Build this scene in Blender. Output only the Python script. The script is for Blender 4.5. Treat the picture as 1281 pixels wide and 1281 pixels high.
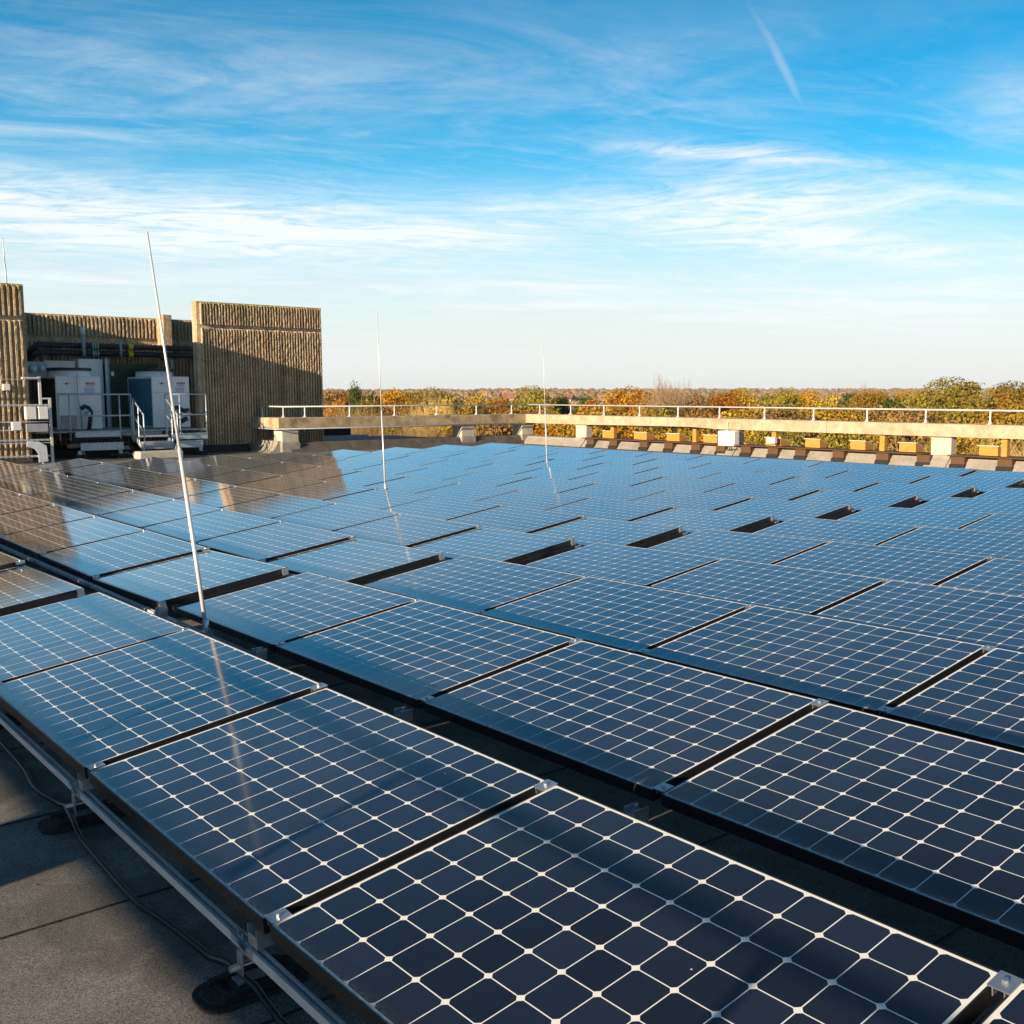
import bpy, math, random
from mathutils import Vector, Matrix
from mathutils import noise as mnoise
R = math.radians
scene = bpy.context.scene
for o in list(bpy.data.objects): bpy.data.objects.remove(o)

# ------------------------------------------------------------------ camera, world, sun
cam_d = bpy.data.cameras.new("camera"); cam = bpy.data.objects.new("camera", cam_d)
scene.collection.objects.link(cam); scene.camera = cam
YAW, PITCH = 0.8605, 0.1117
cam.location = (7.445, -1.186, 1.4906)
cam.rotation_euler = (math.pi/2 - PITCH, 0, YAW)
cam_d.sensor_width = 36; cam_d.lens = 1322.9/1281*36; cam_d.shift_x = -0.0511
cam_d.clip_start = 0.05; cam_d.clip_end = 20000
scene.render.resolution_x = 1024; scene.render.resolution_y = 1024
SUN_EL = R(12.8); TO_SUN = Vector((0.20, -1, 0)).normalized()
SUN_AZ = math.atan2(TO_SUN.x, TO_SUN.y)

world = bpy.data.worlds.new("World"); scene.world = world; world.use_nodes = True
def build_world():
    nt = world.node_tree; nt.nodes.clear(); N = nt.nodes; Lk = nt.links
    def nd(t, **k):
        n = N.new(t)
        for a, b in k.items(): setattr(n, a, b)
        return n
    def math_(op, a, b=None, c=None, clamp=False):
        n = nd('ShaderNodeMath', operation=op, use_clamp=clamp)
        for i, v in enumerate((a, b, c)):
            if v is None: continue
            if isinstance(v, (int, float)): n.inputs[i].default_value = v
            else: Lk.new(v, n.inputs[i])
        return n.outputs[0]
    out = nd('ShaderNodeOutputWorld'); bg = nd('ShaderNodeBackground')
    sky = nd('ShaderNodeTexSky', sky_type='NISHITA', sun_disc=False, sun_elevation=SUN_EL, sun_rotation=SUN_AZ,
             altitude=100, air_density=1.0, dust_density=0.6, ozone_density=2.5)
    hs = nd('ShaderNodeHueSaturation'); hs.inputs['Saturation'].default_value = 1.8; hs.inputs['Hue'].default_value = .490
    Lk.new(sky.outputs[0], hs.inputs['Color'])
    lum = nd('ShaderNodeRGBToBW'); Lk.new(hs.outputs[0], lum.inputs[0])
    den = math_('MULTIPLY_ADD', lum.outputs[0], 0.16, 1.0)
    sc = nd('ShaderNodeVectorMath', operation='DIVIDE'); cd = nd('ShaderNodeCombineXYZ')
    for i in range(3): Lk.new(den, cd.inputs[i])
    Lk.new(hs.outputs[0], sc.inputs[0]); Lk.new(cd.outputs[0], sc.inputs[1])
    tc = nd('ShaderNodeTexCoord'); sep = nd('ShaderNodeSeparateXYZ'); Lk.new(tc.outputs['Generated'], sep.inputs[0])
    z = math_('MAXIMUM', sep.outputs[2], 0.0)
    zz = math_('ADD', z, 0.09)
    px = math_('DIVIDE', sep.outputs[0], zz); py = math_('DIVIDE', sep.outputs[1], zz)
    cmb = nd('ShaderNodeCombineXYZ'); Lk.new(px, cmb.inputs[0]); Lk.new(py, cmb.inputs[1])
    def streak(rot, scale, nscale, detail, rough, dist, lo, hi, seed):
        mp = nd('ShaderNodeMapping', vector_type='TEXTURE'); mp.inputs['Rotation'].default_value = (0, 0, R(rot)); mp.inputs['Scale'].default_value = (1/scale[0], 1/scale[1], 1)
        mp.inputs['Location'].default_value = (seed, seed*.7, seed*.3)
        Lk.new(cmb.outputs[0], mp.inputs[0])
        n = nd('ShaderNodeTexNoise'); n.inputs['Scale'].default_value = nscale; n.inputs['Detail'].default_value = detail
        n.inputs['Roughness'].default_value = rough; n.inputs['Distortion'].default_value = dist
        Lk.new(mp.outputs[0], n.inputs['Vector'])
        r = nd('ShaderNodeMapRange', clamp=True); r.inputs[1].default_value = lo; r.inputs[2].default_value = hi
        Lk.new(n.outputs['Fac'], r.inputs[0]); return r.outputs[0]
    a = streak(60, (0.75, 1.7, 1), 1.0, 9, 0.66, 1.8, 0.44, 0.74, 3.3)       # wisps
    b = streak(55, (0.4, 1.2, 1), 0.35, 4, 0.5, 0.4, 0.42, 0.70, 8.1)         # broad veils
    c = streak(72, (1.0, 2.6, 1), 2.2, 8, 0.7, 1.6, 0.50, 0.85, 1.7)
    wisps = math_('ADD', math_('MULTIPLY', math_('MULTIPLY', a, b), 1.5), math_('MULTIPLY', c, 0.30))
    wisps = math_('ADD', wisps, math_('MULTIPLY', b, 0.10))
    soft = streak(62, (0.8, 2.0, 1), 2.0, 10, 0.72, 2.2, 0.36, 0.64, 5.5)
    soft2 = streak(28, (0.9, 2.0, 1), 2.0, 10, 0.72, 1.8, 0.36, 0.64, 9.5)
    def bank(cx_, cy_, ang, lx, ly, amp, tex=True):          # a bank of cirrus at its own place in the sky
        wob = nd('ShaderNodeTexNoise'); wob.inputs['Scale'].default_value = 2.2; wob.inputs['Detail'].default_value = 3; Lk.new(cmb.outputs[0], wob.inputs['Vector'])
        wv = nd('ShaderNodeVectorMath', operation='MULTIPLY_ADD'); wv.inputs[1].default_value = (.22,)*3 if tex else (.05,)*3
        Lk.new(wob.outputs['Color'], wv.inputs[0]); Lk.new(cmb.outputs[0], wv.inputs[2])
        k = .11 if tex else .025
        mp = nd('ShaderNodeMapping', vector_type='TEXTURE'); mp.inputs['Location'].default_value = (cx_+k, cy_+k, k); mp.inputs['Rotation'].default_value = (0, 0, R(ang)); mp.inputs['Scale'].default_value = (lx, ly, 1)
        Lk.new(wv.outputs[0], mp.inputs[0])
        sp_ = nd('ShaderNodeSeparateXYZ'); Lk.new(mp.outputs[0], sp_.inputs[0])
        r2 = math_('ADD', math_('MULTIPLY', sp_.outputs[0], sp_.outputs[0]), math_('MULTIPLY', sp_.outputs[1], sp_.outputs[1]))
        g = math_('MULTIPLY', math_('EXPONENT', math_('MULTIPLY', r2, -1.0)), amp)
        return math_('MULTIPLY', g, math_('MULTIPLY_ADD', soft2 if cx_ > -2.7 else soft, .85, .15)) if tex else g
    for q in ((-4.0, 1.3, 80, 1.2, .55, .9), (-3.6, 2.2, 62, .75, .26, .6), (-2.12, 2.45, 60, .34, .10, 1.0), (-2.3, 2.95, 52, .6, .30, .8), (-2.65, 3.5, 70, .8, .26, .7), (-1.95, 1.85, 60, .5, .3, .38), (-2.6, .8, 80, .8, .3, .35), (-1.35, 2.65, 115, .28, .12, .5), (-2.9, 2.5, 60, .7, .25, .35)):
        wisps = math_('ADD', wisps, bank(*q))
    wisps = math_('MAXIMUM', wisps, bank(-1.56, 1.95, 117, .34, .013, .7, False))
    # less cloud overhead, thin veil close to the horizon
    hi = nd('ShaderNodeMapRange', clamp=True); hi.inputs[1].default_value = 0.19; hi.inputs[2].default_value = 0.33
    hi.inputs[3].default_value = 1.0; hi.inputs[4].default_value = 0.22; Lk.new(z, hi.inputs[0])
    wisps = math_('MULTIPLY', wisps, hi.outputs[0])
    ve = nd('ShaderNodeMapRange', clamp=True, interpolation_type='SMOOTHSTEP'); ve.inputs[1].default_value = 0.0; ve.inputs[2].default_value = 0.25
    ve.inputs[3].default_value = 0.90; ve.inputs[4].default_value = 0.0; Lk.new(z, ve.inputs[0])
    cl = math_('ADD', wisps, ve.outputs[0])
    cl = math_('MINIMUM', cl, 0.93)
    # an old vapour trail high on the right
    mix = nd('ShaderNodeMixRGB'); Lk.new(cl, mix.inputs[0]); Lk.new(sc.outputs[0], mix.inputs[1])
    cc = nd('ShaderNodeMixRGB'); cc.inputs[1].default_value = (3.22, 3.36, 3.40, 1); cc.inputs[2].default_value = (3.75, 3.92, 4.05, 1)
    cz = nd('ShaderNodeMapRange', clamp=True); cz.inputs[1].default_value = 0.0; cz.inputs[2].default_value = 0.12; Lk.new(z, cz.inputs[0])
    Lk.new(cz.outputs[0], cc.inputs[0])
    Lk.new(cc.outputs[0], mix.inputs[2])
    hz = nd('ShaderNodeMapRange', clamp=True); hz.inputs[1].default_value = 0.17; hz.inputs[2].default_value = 0.62
    hz.inputs[3].default_value = 0.0; hz.inputs[4].default_value = 1.0; Lk.new(z, hz.inputs[0])
    hs2 = nd('ShaderNodeHueSaturation'); hs2.inputs['Saturation'].default_value = 0.85; hs2.inputs['Value'].default_value = 0.30
    Lk.new(mix.outputs[0], hs2.inputs['Color']); m2 = nd('ShaderNodeMixRGB'); Lk.new(hz.outputs[0], m2.inputs[0]); Lk.new(mix.outputs[0], m2.inputs[1]); Lk.new(hs2.outputs[0], m2.inputs[2])
    Lk.new(m2.outputs[0], bg.inputs[0]); bg.inputs[1].default_value = 0.148
    Lk.new(bg.outputs[0], out.inputs[0])
build_world()

sd = bpy.data.lights.new("sun", 'SUN'); sun = bpy.data.objects.new("sun", sd); scene.collection.objects.link(sun)
sd.energy = 5.0; sd.angle = R(0.5); sd.color = (1.0, 0.81, 0.58)
v = TO_SUN * math.cos(SUN_EL) + Vector((0, 0, math.sin(SUN_EL)))
sun.rotation_euler = v.to_track_quat('Z', 'Y').to_euler()
scene.view_settings.view_transform = 'Standard'; scene.view_settings.look = 'None'
scene.view_settings.exposure = 0.85; scene.view_settings.gamma = 1.0
scene.render.engine = 'CYCLES'
scene.cycles.max_bounces = 6

# ------------------------------------------------------------------ helpers
COL = scene.collection
class MB:
    def __init__(s): s.v = []; s.f = []
    def poly(s, pts):
        i = len(s.v); s.v += [tuple(p) for p in pts]; s.f.append(tuple(range(i, i+len(pts))))
    def box(s, x0, x1, y0, y1, z0, z1, top=None):
        i = len(s.v)
        s.v += [(x0,y0,z0),(x1,y0,z0),(x1,y1,z0),(x0,y1,z0),(x0,y0,z1),(x1,y0,z1),(x1,y1,z1),(x0,y1,z1)]
        s.f += [(i,i+3,i+2,i+1),(i+4,i+5,i+6,i+7),(i,i+1,i+5,i+4),(i+1,i+2,i+6,i+5),(i+2,i+3,i+7,i+6),(i+3,i,i+4,i+7)]
    def bbox(s, x0, x1, y0, y1, z0, z1, b=0.006):
        """box with chamfered edges"""
        i = len(s.v); X = (x0, x1); Y = (y0, y1); Z = (z0, z1)
        idx = {}
        for a in (0, 1):
            for c in (0, 1):
                for d in (0, 1):
                    sx, sy, sz = (b if a == 0 else -b), (b if c == 0 else -b), (b if d == 0 else -b)
                    for k, p in enumerate(((X[a], Y[c]+sy, Z[d]+sz), (X[a]+sx, Y[c], Z[d]+sz), (X[a]+sx, Y[c]+sy, Z[d]))):
                        idx[(a, c, d, k)] = len(s.v); s.v.append(p)
        F = s.f
        def q(*k): F.append(tuple(idx[t] for t in k))
        q((0,0,0,0),(0,0,1,0),(0,1,1,0),(0,1,0,0)); q((1,0,0,0),(1,1,0,0),(1,1,1,0),(1,0,1,0))
        q((0,0,0,1),(1,0,0,1),(1,0,1,1),(0,0,1,1)); q((0,1,0,1),(0,1,1,1),(1,1,1,1),(1,1,0,1))
        q((0,0,0,2),(0,1,0,2),(1,1,0,2),(1,0,0,2)); q((0,0,1,2),(1,0,1,2),(1,1,1,2),(0,1,1,2))
        for d in (0, 1):
            for c in (0, 1): q((0,c,d,1),(0,c,d,2),(1,c,d,2),(1,c,d,1))
            for a in (0, 1): q((a,0,d,0),(a,0,d,2),(a,1,d,2),(a,1,d,0))
        for a in (0, 1):
            for c in (0, 1): q((a,c,0,0),(a,c,0,1),(a,c,1,1),(a,c,1,0))
        for a in (0, 1):
            for c in (0, 1):
                for d in (0, 1): q((a,c,d,0),(a,c,d,1),(a,c,d,2))
    def tube(s, p0, p1, r0, r1=None, n=8, caps=True):
        p0 = Vector(p0); p1 = Vector(p1); r1 = r0 if r1 is None else r1
        d = (p1-p0)
        if d.length < 1e-6: return
        d.normalize(); a = d.orthogonal().normalized(); b = d.cross(a); i = len(s.v)
        for p, r in ((p0, r0), (p1, r1)):
            for k in range(n):
                t = 2*math.pi*k/n; s.v.append(tuple(p + (a*math.cos(t)+b*math.sin(t))*r))
        for k in range(n):
            k2 = (k+1) % n; s.f.append((i+k, i+k2, i+n+k2, i+n+k))
        if caps:
            s.f.append(tuple(i+k for k in reversed(range(n)))); s.f.append(tuple(i+n+k for k in range(n)))
    def path(s, pts, r, n=8):
        pts = [Vector(p) for p in pts]; i0 = len(s.v)
        for j, p in enumerate(pts):
            d = (pts[min(j+1, len(pts)-1)] - pts[max(j-1, 0)]).normalized()
            up = Vector((0, 0, 1)) if abs(d.z) < .95 else Vector((1, 0, 0))
            a = d.cross(up).normalized(); b = a.cross(d)
            for k in range(n):
                t = 2*math.pi*k/n; s.v.append(tuple(p + (a*math.cos(t)+b*math.sin(t))*r))
        for j in range(len(pts)-1):
            for k in range(n):
                k2 = (k+1) % n; A = i0+j*n
                s.f.append((A+k, A+k2, A+n+k2, A+n+k))
        s.f.append(tuple(i0+k for k in reversed(range(n))))
        e = i0+(len(pts)-1)*n; s.f.append(tuple(e+k for k in range(n)))
    def prism(s, poly, axis, a, b):
        """extrude a 2-D polygon along an axis ('x': (y,z) polygon, 'y': (x,z), 'z': (x,y))"""
        def P(u, w, t): return (t, u, w) if axis == 'x' else ((u, t, w) if axis == 'y' else (u, w, t))
        i = len(s.v); n = len(poly)
        s.v += [P(u, w, a) for u, w in poly] + [P(u, w, b) for u, w in poly]
        for k in range(n):
            k2 = (k+1) % n; s.f.append((i+k, i+k2, i+n+k2, i+n+k))
        s.f.append(tuple(i+k for k in reversed(range(n)))); s.f.append(tuple(i+n+k for k in range(n)))
    def mesh(s, name, mat, smooth=False):
        me = bpy.data.meshes.new(name); me.from_pydata(s.v, [], s.f); me.update()
        mats = mat if isinstance(mat, (list, tuple)) else [mat]
        for m in mats: me.materials.append(m)
        if smooth: me.polygons.foreach_set('use_smooth', [True]*len(me.polygons))
        import bmesh
        bm = bmesh.new(); bm.from_mesh(me); bmesh.ops.recalc_face_normals(bm, faces=bm.faces); bm.to_mesh(me); bm.free()
        return me
    def obj(s, name, mat, parent=None, smooth=False):
        return link(name, s.mesh(name, mat, smooth), parent)
def link(name, data, parent=None):
    o = bpy.data.objects.new(name, data); COL.objects.link(o)
    if parent is not None: o.parent = parent
    return o
def tag(o, label=None, cat=None, group=None, kind=None):
    if label: o['label'] = label
    if cat: o['category'] = cat
    if group: o['group'] = group
    if kind: o['kind'] = kind
    return o
def thing(name, label, cat, loc=(0, 0, 0), group=None):
    o = link(name, None); o.location = loc; o.empty_display_size = .2
    return tag(o, label, cat, group)
ORD = ['zeroth','first','second','third','fourth','fifth','sixth','seventh','eighth','ninth','tenth','eleventh','twelfth','thirteenth','fourteenth','fifteenth','sixteenth','seventeenth','eighteenth','nineteenth','twentieth']
def nth(n):
    if n <= 20: return ORD[n]
    t = {2:'twenty',3:'thirty',4:'forty',5:'fifty',6:'sixty',7:'seventy',8:'eighty',9:'ninety'}[n//10 % 10]
    return t + '-' + ORD[n % 10] if n % 10 else t[:-1]+'ieth'

# ------------------------------------------------------------------ materials
def mat(name):
    m = bpy.data.materials.new(name); m.use_nodes = True
    nt = m.node_tree; return m, nt, nt.nodes['Principled BSDF']
def noise_mat(name, c1, c2, scale=8, rough=.8, bump=0, bscale=None, metallic=0, detail=6, c3=None, c3scale=3, c3lo=.6, c3hi=.7, spec=.4, stretch=None, bdist=.02):
    m, nt, p = mat(name); N = nt.nodes; Lk = nt.links
    tc = N.new('ShaderNodeTexCoord'); src = tc.outputs['Object']
    if stretch:
        mp = N.new('ShaderNodeMapping'); mp.inputs['Scale'].default_value = stretch; Lk.new(src, mp.inputs[0]); src = mp.outputs[0]
    n = N.new('ShaderNodeTexNoise'); n.inputs['Scale'].default_value = scale; n.inputs['Detail'].default_value = detail; n.inputs['Roughness'].default_value = .6
    Lk.new(src, n.inputs['Vector'])
    r = N.new('ShaderNodeMapRange'); r.inputs[1].default_value = .3; r.inputs[2].default_value = .7; Lk.new(n.outputs['Fac'], r.inputs[0])
    mx = N.new('ShaderNodeMixRGB'); mx.inputs[1].default_value = (*c1, 1); mx.inputs[2].default_value = (*c2, 1); Lk.new(r.outputs[0], mx.inputs[0])
    col = mx.outputs[0]
    if c3:
        n3 = N.new('ShaderNodeTexNoise'); n3.inputs['Scale'].default_value = c3scale; n3.inputs['Detail'].default_value = 8; n3.inputs['Roughness'].default_value = .65; Lk.new(tc.outputs['Object'], n3.inputs['Vector'])
        r3 = N.new('ShaderNodeMapRange'); r3.inputs[1].default_value = c3lo; r3.inputs[2].default_value = c3hi; Lk.new(n3.outputs['Fac'], r3.inputs[0])
        m3 = N.new('ShaderNodeMixRGB'); m3.inputs[2].default_value = (*c3, 1); Lk.new(r3.outputs[0], m3.inputs[0]); Lk.new(col, m3.inputs[1]); col = m3.outputs[0]
    Lk.new(col, p.inputs['Base Color'])
    p.inputs['Roughness'].default_value = rough; p.inputs['Metallic'].default_value = metallic
    p.inputs['Specular IOR Level'].default_value = spec
    if bump:
        nb = N.new('ShaderNodeTexNoise'); nb.inputs['Scale'].default_value = bscale or scale*4; nb.inputs['Detail'].default_value = 5; Lk.new(tc.outputs['Object'], nb.inputs['Vector'])
        b = N.new('ShaderNodeBump'); b.inputs['Strength'].default_value = bump; b.inputs['Distance'].default_value = bdist
        Lk.new(nb.outputs['Fac'], b.inputs['Height']); Lk.new(b.outputs[0], p.inputs['Normal'])
    return m
M = {}
M['black'] = noise_mat('black_anodised', (.012,.012,.014), (.02,.02,.022), 30, .45, spec=.4)
M['rubber'] = noise_mat('black_rubber', (.012,.012,.013), (.03,.028,.026), 25, .85, .4, 90, c3=(.12,.11,.10), c3scale=60, c3lo=.62, c3hi=.72)
M['alu'] = noise_mat('aluminium', (.50,.52,.55), (.62,.64,.66), 18, .38, .1, 120, metallic=.85)
M['alu_dull'] = noise_mat('weathered_aluminium', (.62,.64,.67), (.76,.77,.78), 9, .4, .1, 100, metallic=.3)
M['galv'] = noise_mat('galvanised_steel', (.36,.40,.45), (.52,.56,.60), 14, .5, .05, 60, metallic=.5)
M['steel_white'] = noise_mat('white_rail_paint', (.52,.51,.49), (.66,.64,.61), 10, .45, spec=.5)
M['white_plastic'] = noise_mat('white_enclosure', (.74,.72,.68), (.80,.78,.75), 6, .5)
M['unit_white'] = noise_mat('casing_white', (.74,.72,.70), (.82,.80,.78), 5, .5, c3=(.45,.42,.38), c3scale=3, c3lo=.62, c3hi=.8)
M['unit_grey'] = noise_mat('casing_grey', (.30,.31,.33), (.38,.39,.41), 6, .5)
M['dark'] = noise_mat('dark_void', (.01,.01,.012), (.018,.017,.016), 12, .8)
M['pipe'] = noise_mat('black_lagging', (.018,.02,.026), (.035,.038,.045), 8, .5, .2, 30)
M['yellow'] = noise_mat('yellow_band', (.75,.55,.03), (.8,.6,.05), 10, .5)
M['teal'] = noise_mat('teal_band', (.25,.50,.55), (.4,.65,.68), 10, .4)
M['red'] = noise_mat('red_lettering', (.45,.04,.10), (.5,.06,.12), 10, .5)
M['paleblue'] = noise_mat('data_sticker', (.42,.50,.60), (.5,.56,.64), 40, .5)
M['greenbox'] = noise_mat('dark_green_paint', (.006,.026,.012), (.01,.036,.016), 5, .5)
M['concrete'] = noise_mat('pale_concrete', (.42,.32,.21), (.62,.49,.34), 5, .9, .7, 60, c3=(.34,.24,.13), c3scale=2.6, c3lo=.47, c3hi=.72, bdist=.03)
M['concrete_side'] = noise_mat('weathered_concrete', (.34,.24,.13), (.58,.43,.26), 3.5, .9, .5, 60, c3=(.14,.10,.06), c3scale=2.4, c3lo=.5, c3hi=.7)
M['step'] = noise_mat('step_concrete', (.42,.38,.33), (.52,.48,.42), 6, .9, .4, 50)
M['render'] = noise_mat('painted_pillar', (.46,.39,.31), (.62,.54,.44), 6, .85, .2, 40, c3=(.42,.34,.24), c3scale=3, c3lo=.55, c3hi=.75)
M['felt'] = noise_mat('upstand_felt', (.28,.25,.21), (.37,.33,.28), 5, .9, .5, 120, c3=(.18,.16,.14), c3scale=1.5, c3lo=.5, c3hi=.75)
M['wood'] = noise_mat('orange_timber', (.42,.19,.035), (.60,.29,.06), 4, .6, .2, 40, stretch=(1, 1, 6))
M['wood_dark'] = noise_mat('brown_timber', (.075,.038,.018), (.12,.058,.025), 4, .7, .2, 40, stretch=(1, 6, 6))
M['lid'] = noise_mat('pale_lid', (.62,.58,.50), (.72,.68,.60), 5, .5)
M['cable'] = noise_mat('cable_sheath', (.008,.011,.014), (.014,.018,.022), 20, .45)
M['rack'] = noise_mat('dull_galvanised', (.42,.42,.43), (.56,.55,.54), 12, .5, metallic=.3)
M['felt_shaded'] = noise_mat('shaded_upstand_felt', (.07,.062,.055), (.14,.12,.10), 4, .9, .5, 120, c3=(.20,.17,.13), c3scale=1.5, c3lo=.5, c3hi=.75)  # upstand felt with the shade of the west inner face in its colour
M['rod'] = noise_mat('rod_metal', (.72,.70,.68), (.82,.80,.78), 20, .35, metallic=.3)

def coil_mat():
    m, nt, p = mat('blue_coil_fins'); N = nt.nodes; Lk = nt.links
    tc = N.new('ShaderNodeTexCoord'); w = N.new('ShaderNodeTexWave'); w.bands_direction = 'X'; w.inputs['Scale'].default_value = 4.5; w.inputs['Distortion'].default_value = 3; w.inputs['Detail Scale'].default_value = 3
    Lk.new(tc.outputs['Object'], w.inputs['Vector'])
    n = N.new('ShaderNodeTexNoise'); n.inputs['Scale'].default_value = 5; Lk.new(tc.outputs['Object'], n.inputs['Vector'])
    mu = N.new('ShaderNodeMath'); mu.operation = 'MULTIPLY'; Lk.new(w.outputs['Fac'], mu.inputs[0]); Lk.new(n.outputs['Fac'], mu.inputs[1])
    mx = N.new('ShaderNodeMixRGB'); mx.inputs[1].default_value = (.008,.05,.10,1); mx.inputs[2].default_value = (.12,.50,.62,1); Lk.new(mu.outputs[0], mx.inputs[0])
    Lk.new(mx.outputs[0], p.inputs['Base Color']); p.inputs['Roughness'].default_value = .5; return m
M['coil'] = coil_mat()

def ribbed_mat(name, c1, c2):
    m, nt, p = mat(name); N = nt.nodes; Lk = nt.links
    tc = N.new('ShaderNodeTexCoord')
    v = N.new('ShaderNodeTexVoronoi'); v.inputs['Scale'].default_value = 45; Lk.new(tc.outputs['Object'], v.inputs['Vector'])
    n = N.new('ShaderNodeTexNoise'); n.inputs['Scale'].default_value = 2.2; n.inputs['Detail'].default_value = 9; n.inputs['Roughness'].default_value = .7; Lk.new(tc.outputs['Object'], n.inputs['Vector'])
    r = N.new('ShaderNodeMapRange'); r.inputs[1].default_value = .3; r.inputs[2].default_value = .72; Lk.new(n.outputs['Fac'], r.inputs[0])
    mx = N.new('ShaderNodeMixRGB'); mx.inputs[1].default_value = (*c1, 1); mx.inputs[2].default_value = (*c2, 1); Lk.new(r.outputs[0], mx.inputs[0])
    mv = N.new('ShaderNodeMixRGB'); mv.blend_type = 'OVERLAY'; mv.inputs[0].default_value = .55; Lk.new(mx.outputs[0], mv.inputs[1]); Lk.new(v.outputs['Color'], mv.inputs[2])
    bw = N.new('ShaderNodeRGBToBW'); Lk.new(v.outputs['Color'], bw.inputs[0]); Lk.new(bw.outputs[0], mv.inputs[2])
    # lichen along the very top
    sp = N.new('ShaderNodeSeparateXYZ'); Lk.new(tc.outputs['Object'], sp.inputs[0])
    lr = N.new('ShaderNodeMapRange'); lr.inputs[1].default_value = 3.85; lr.inputs[2].default_value = 4.2; Lk.new(sp.outputs[2], lr.inputs[0])
    mm = N.new('ShaderNodeMath'); mm.operation = 'MULTIPLY'; Lk.new(lr.outputs[0], mm.inputs[0]); Lk.new(n.outputs['Fac'], mm.inputs[1])
    li = N.new('ShaderNodeMixRGB'); li.inputs[2].default_value = (.30,.24,.03,1); Lk.new(mm.outputs[0], li.inputs[0]); Lk.new(mv.outputs[0], li.inputs[1])
    smp = N.new('ShaderNodeMapping'); smp.inputs['Scale'].default_value = (3, 3, .22); Lk.new(tc.outputs['Object'], smp.inputs[0])
    sn = N.new('ShaderNodeTexNoise'); sn.inputs['Scale'].default_value = 1.6; sn.inputs['Detail'].default_value = 6; Lk.new(smp.outputs[0], sn.inputs['Vector'])
    sr = N.new('ShaderNodeMapRange'); sr.inputs[1].default_value = .48; sr.inputs[2].default_value = .72; sr.inputs[4].default_value = .6; Lk.new(sn.outputs['Fac'], sr.inputs[0])
    st = N.new('ShaderNodeMixRGB'); st.inputs[2].default_value = (.10,.07,.045,1); Lk.new(sr.outputs[0], st.inputs[0]); Lk.new(li.outputs[0], st.inputs[1])
    Lk.new(st.outputs[0], p.inputs['Base Color']); p.inputs['Roughness'].default_value = .92
    b = N.new('ShaderNodeBump'); b.inputs['Strength'].default_value = .7; b.inputs['Distance'].default_value = .02; Lk.new(v.outputs['Distance'], b.inputs['Height']); Lk.new(b.outputs[0], p.inputs['Normal'])
    return m
M['rib'] = ribbed_mat('ribbed_aggregate_concrete', (.40,.28,.165), (.70,.53,.34))

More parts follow.
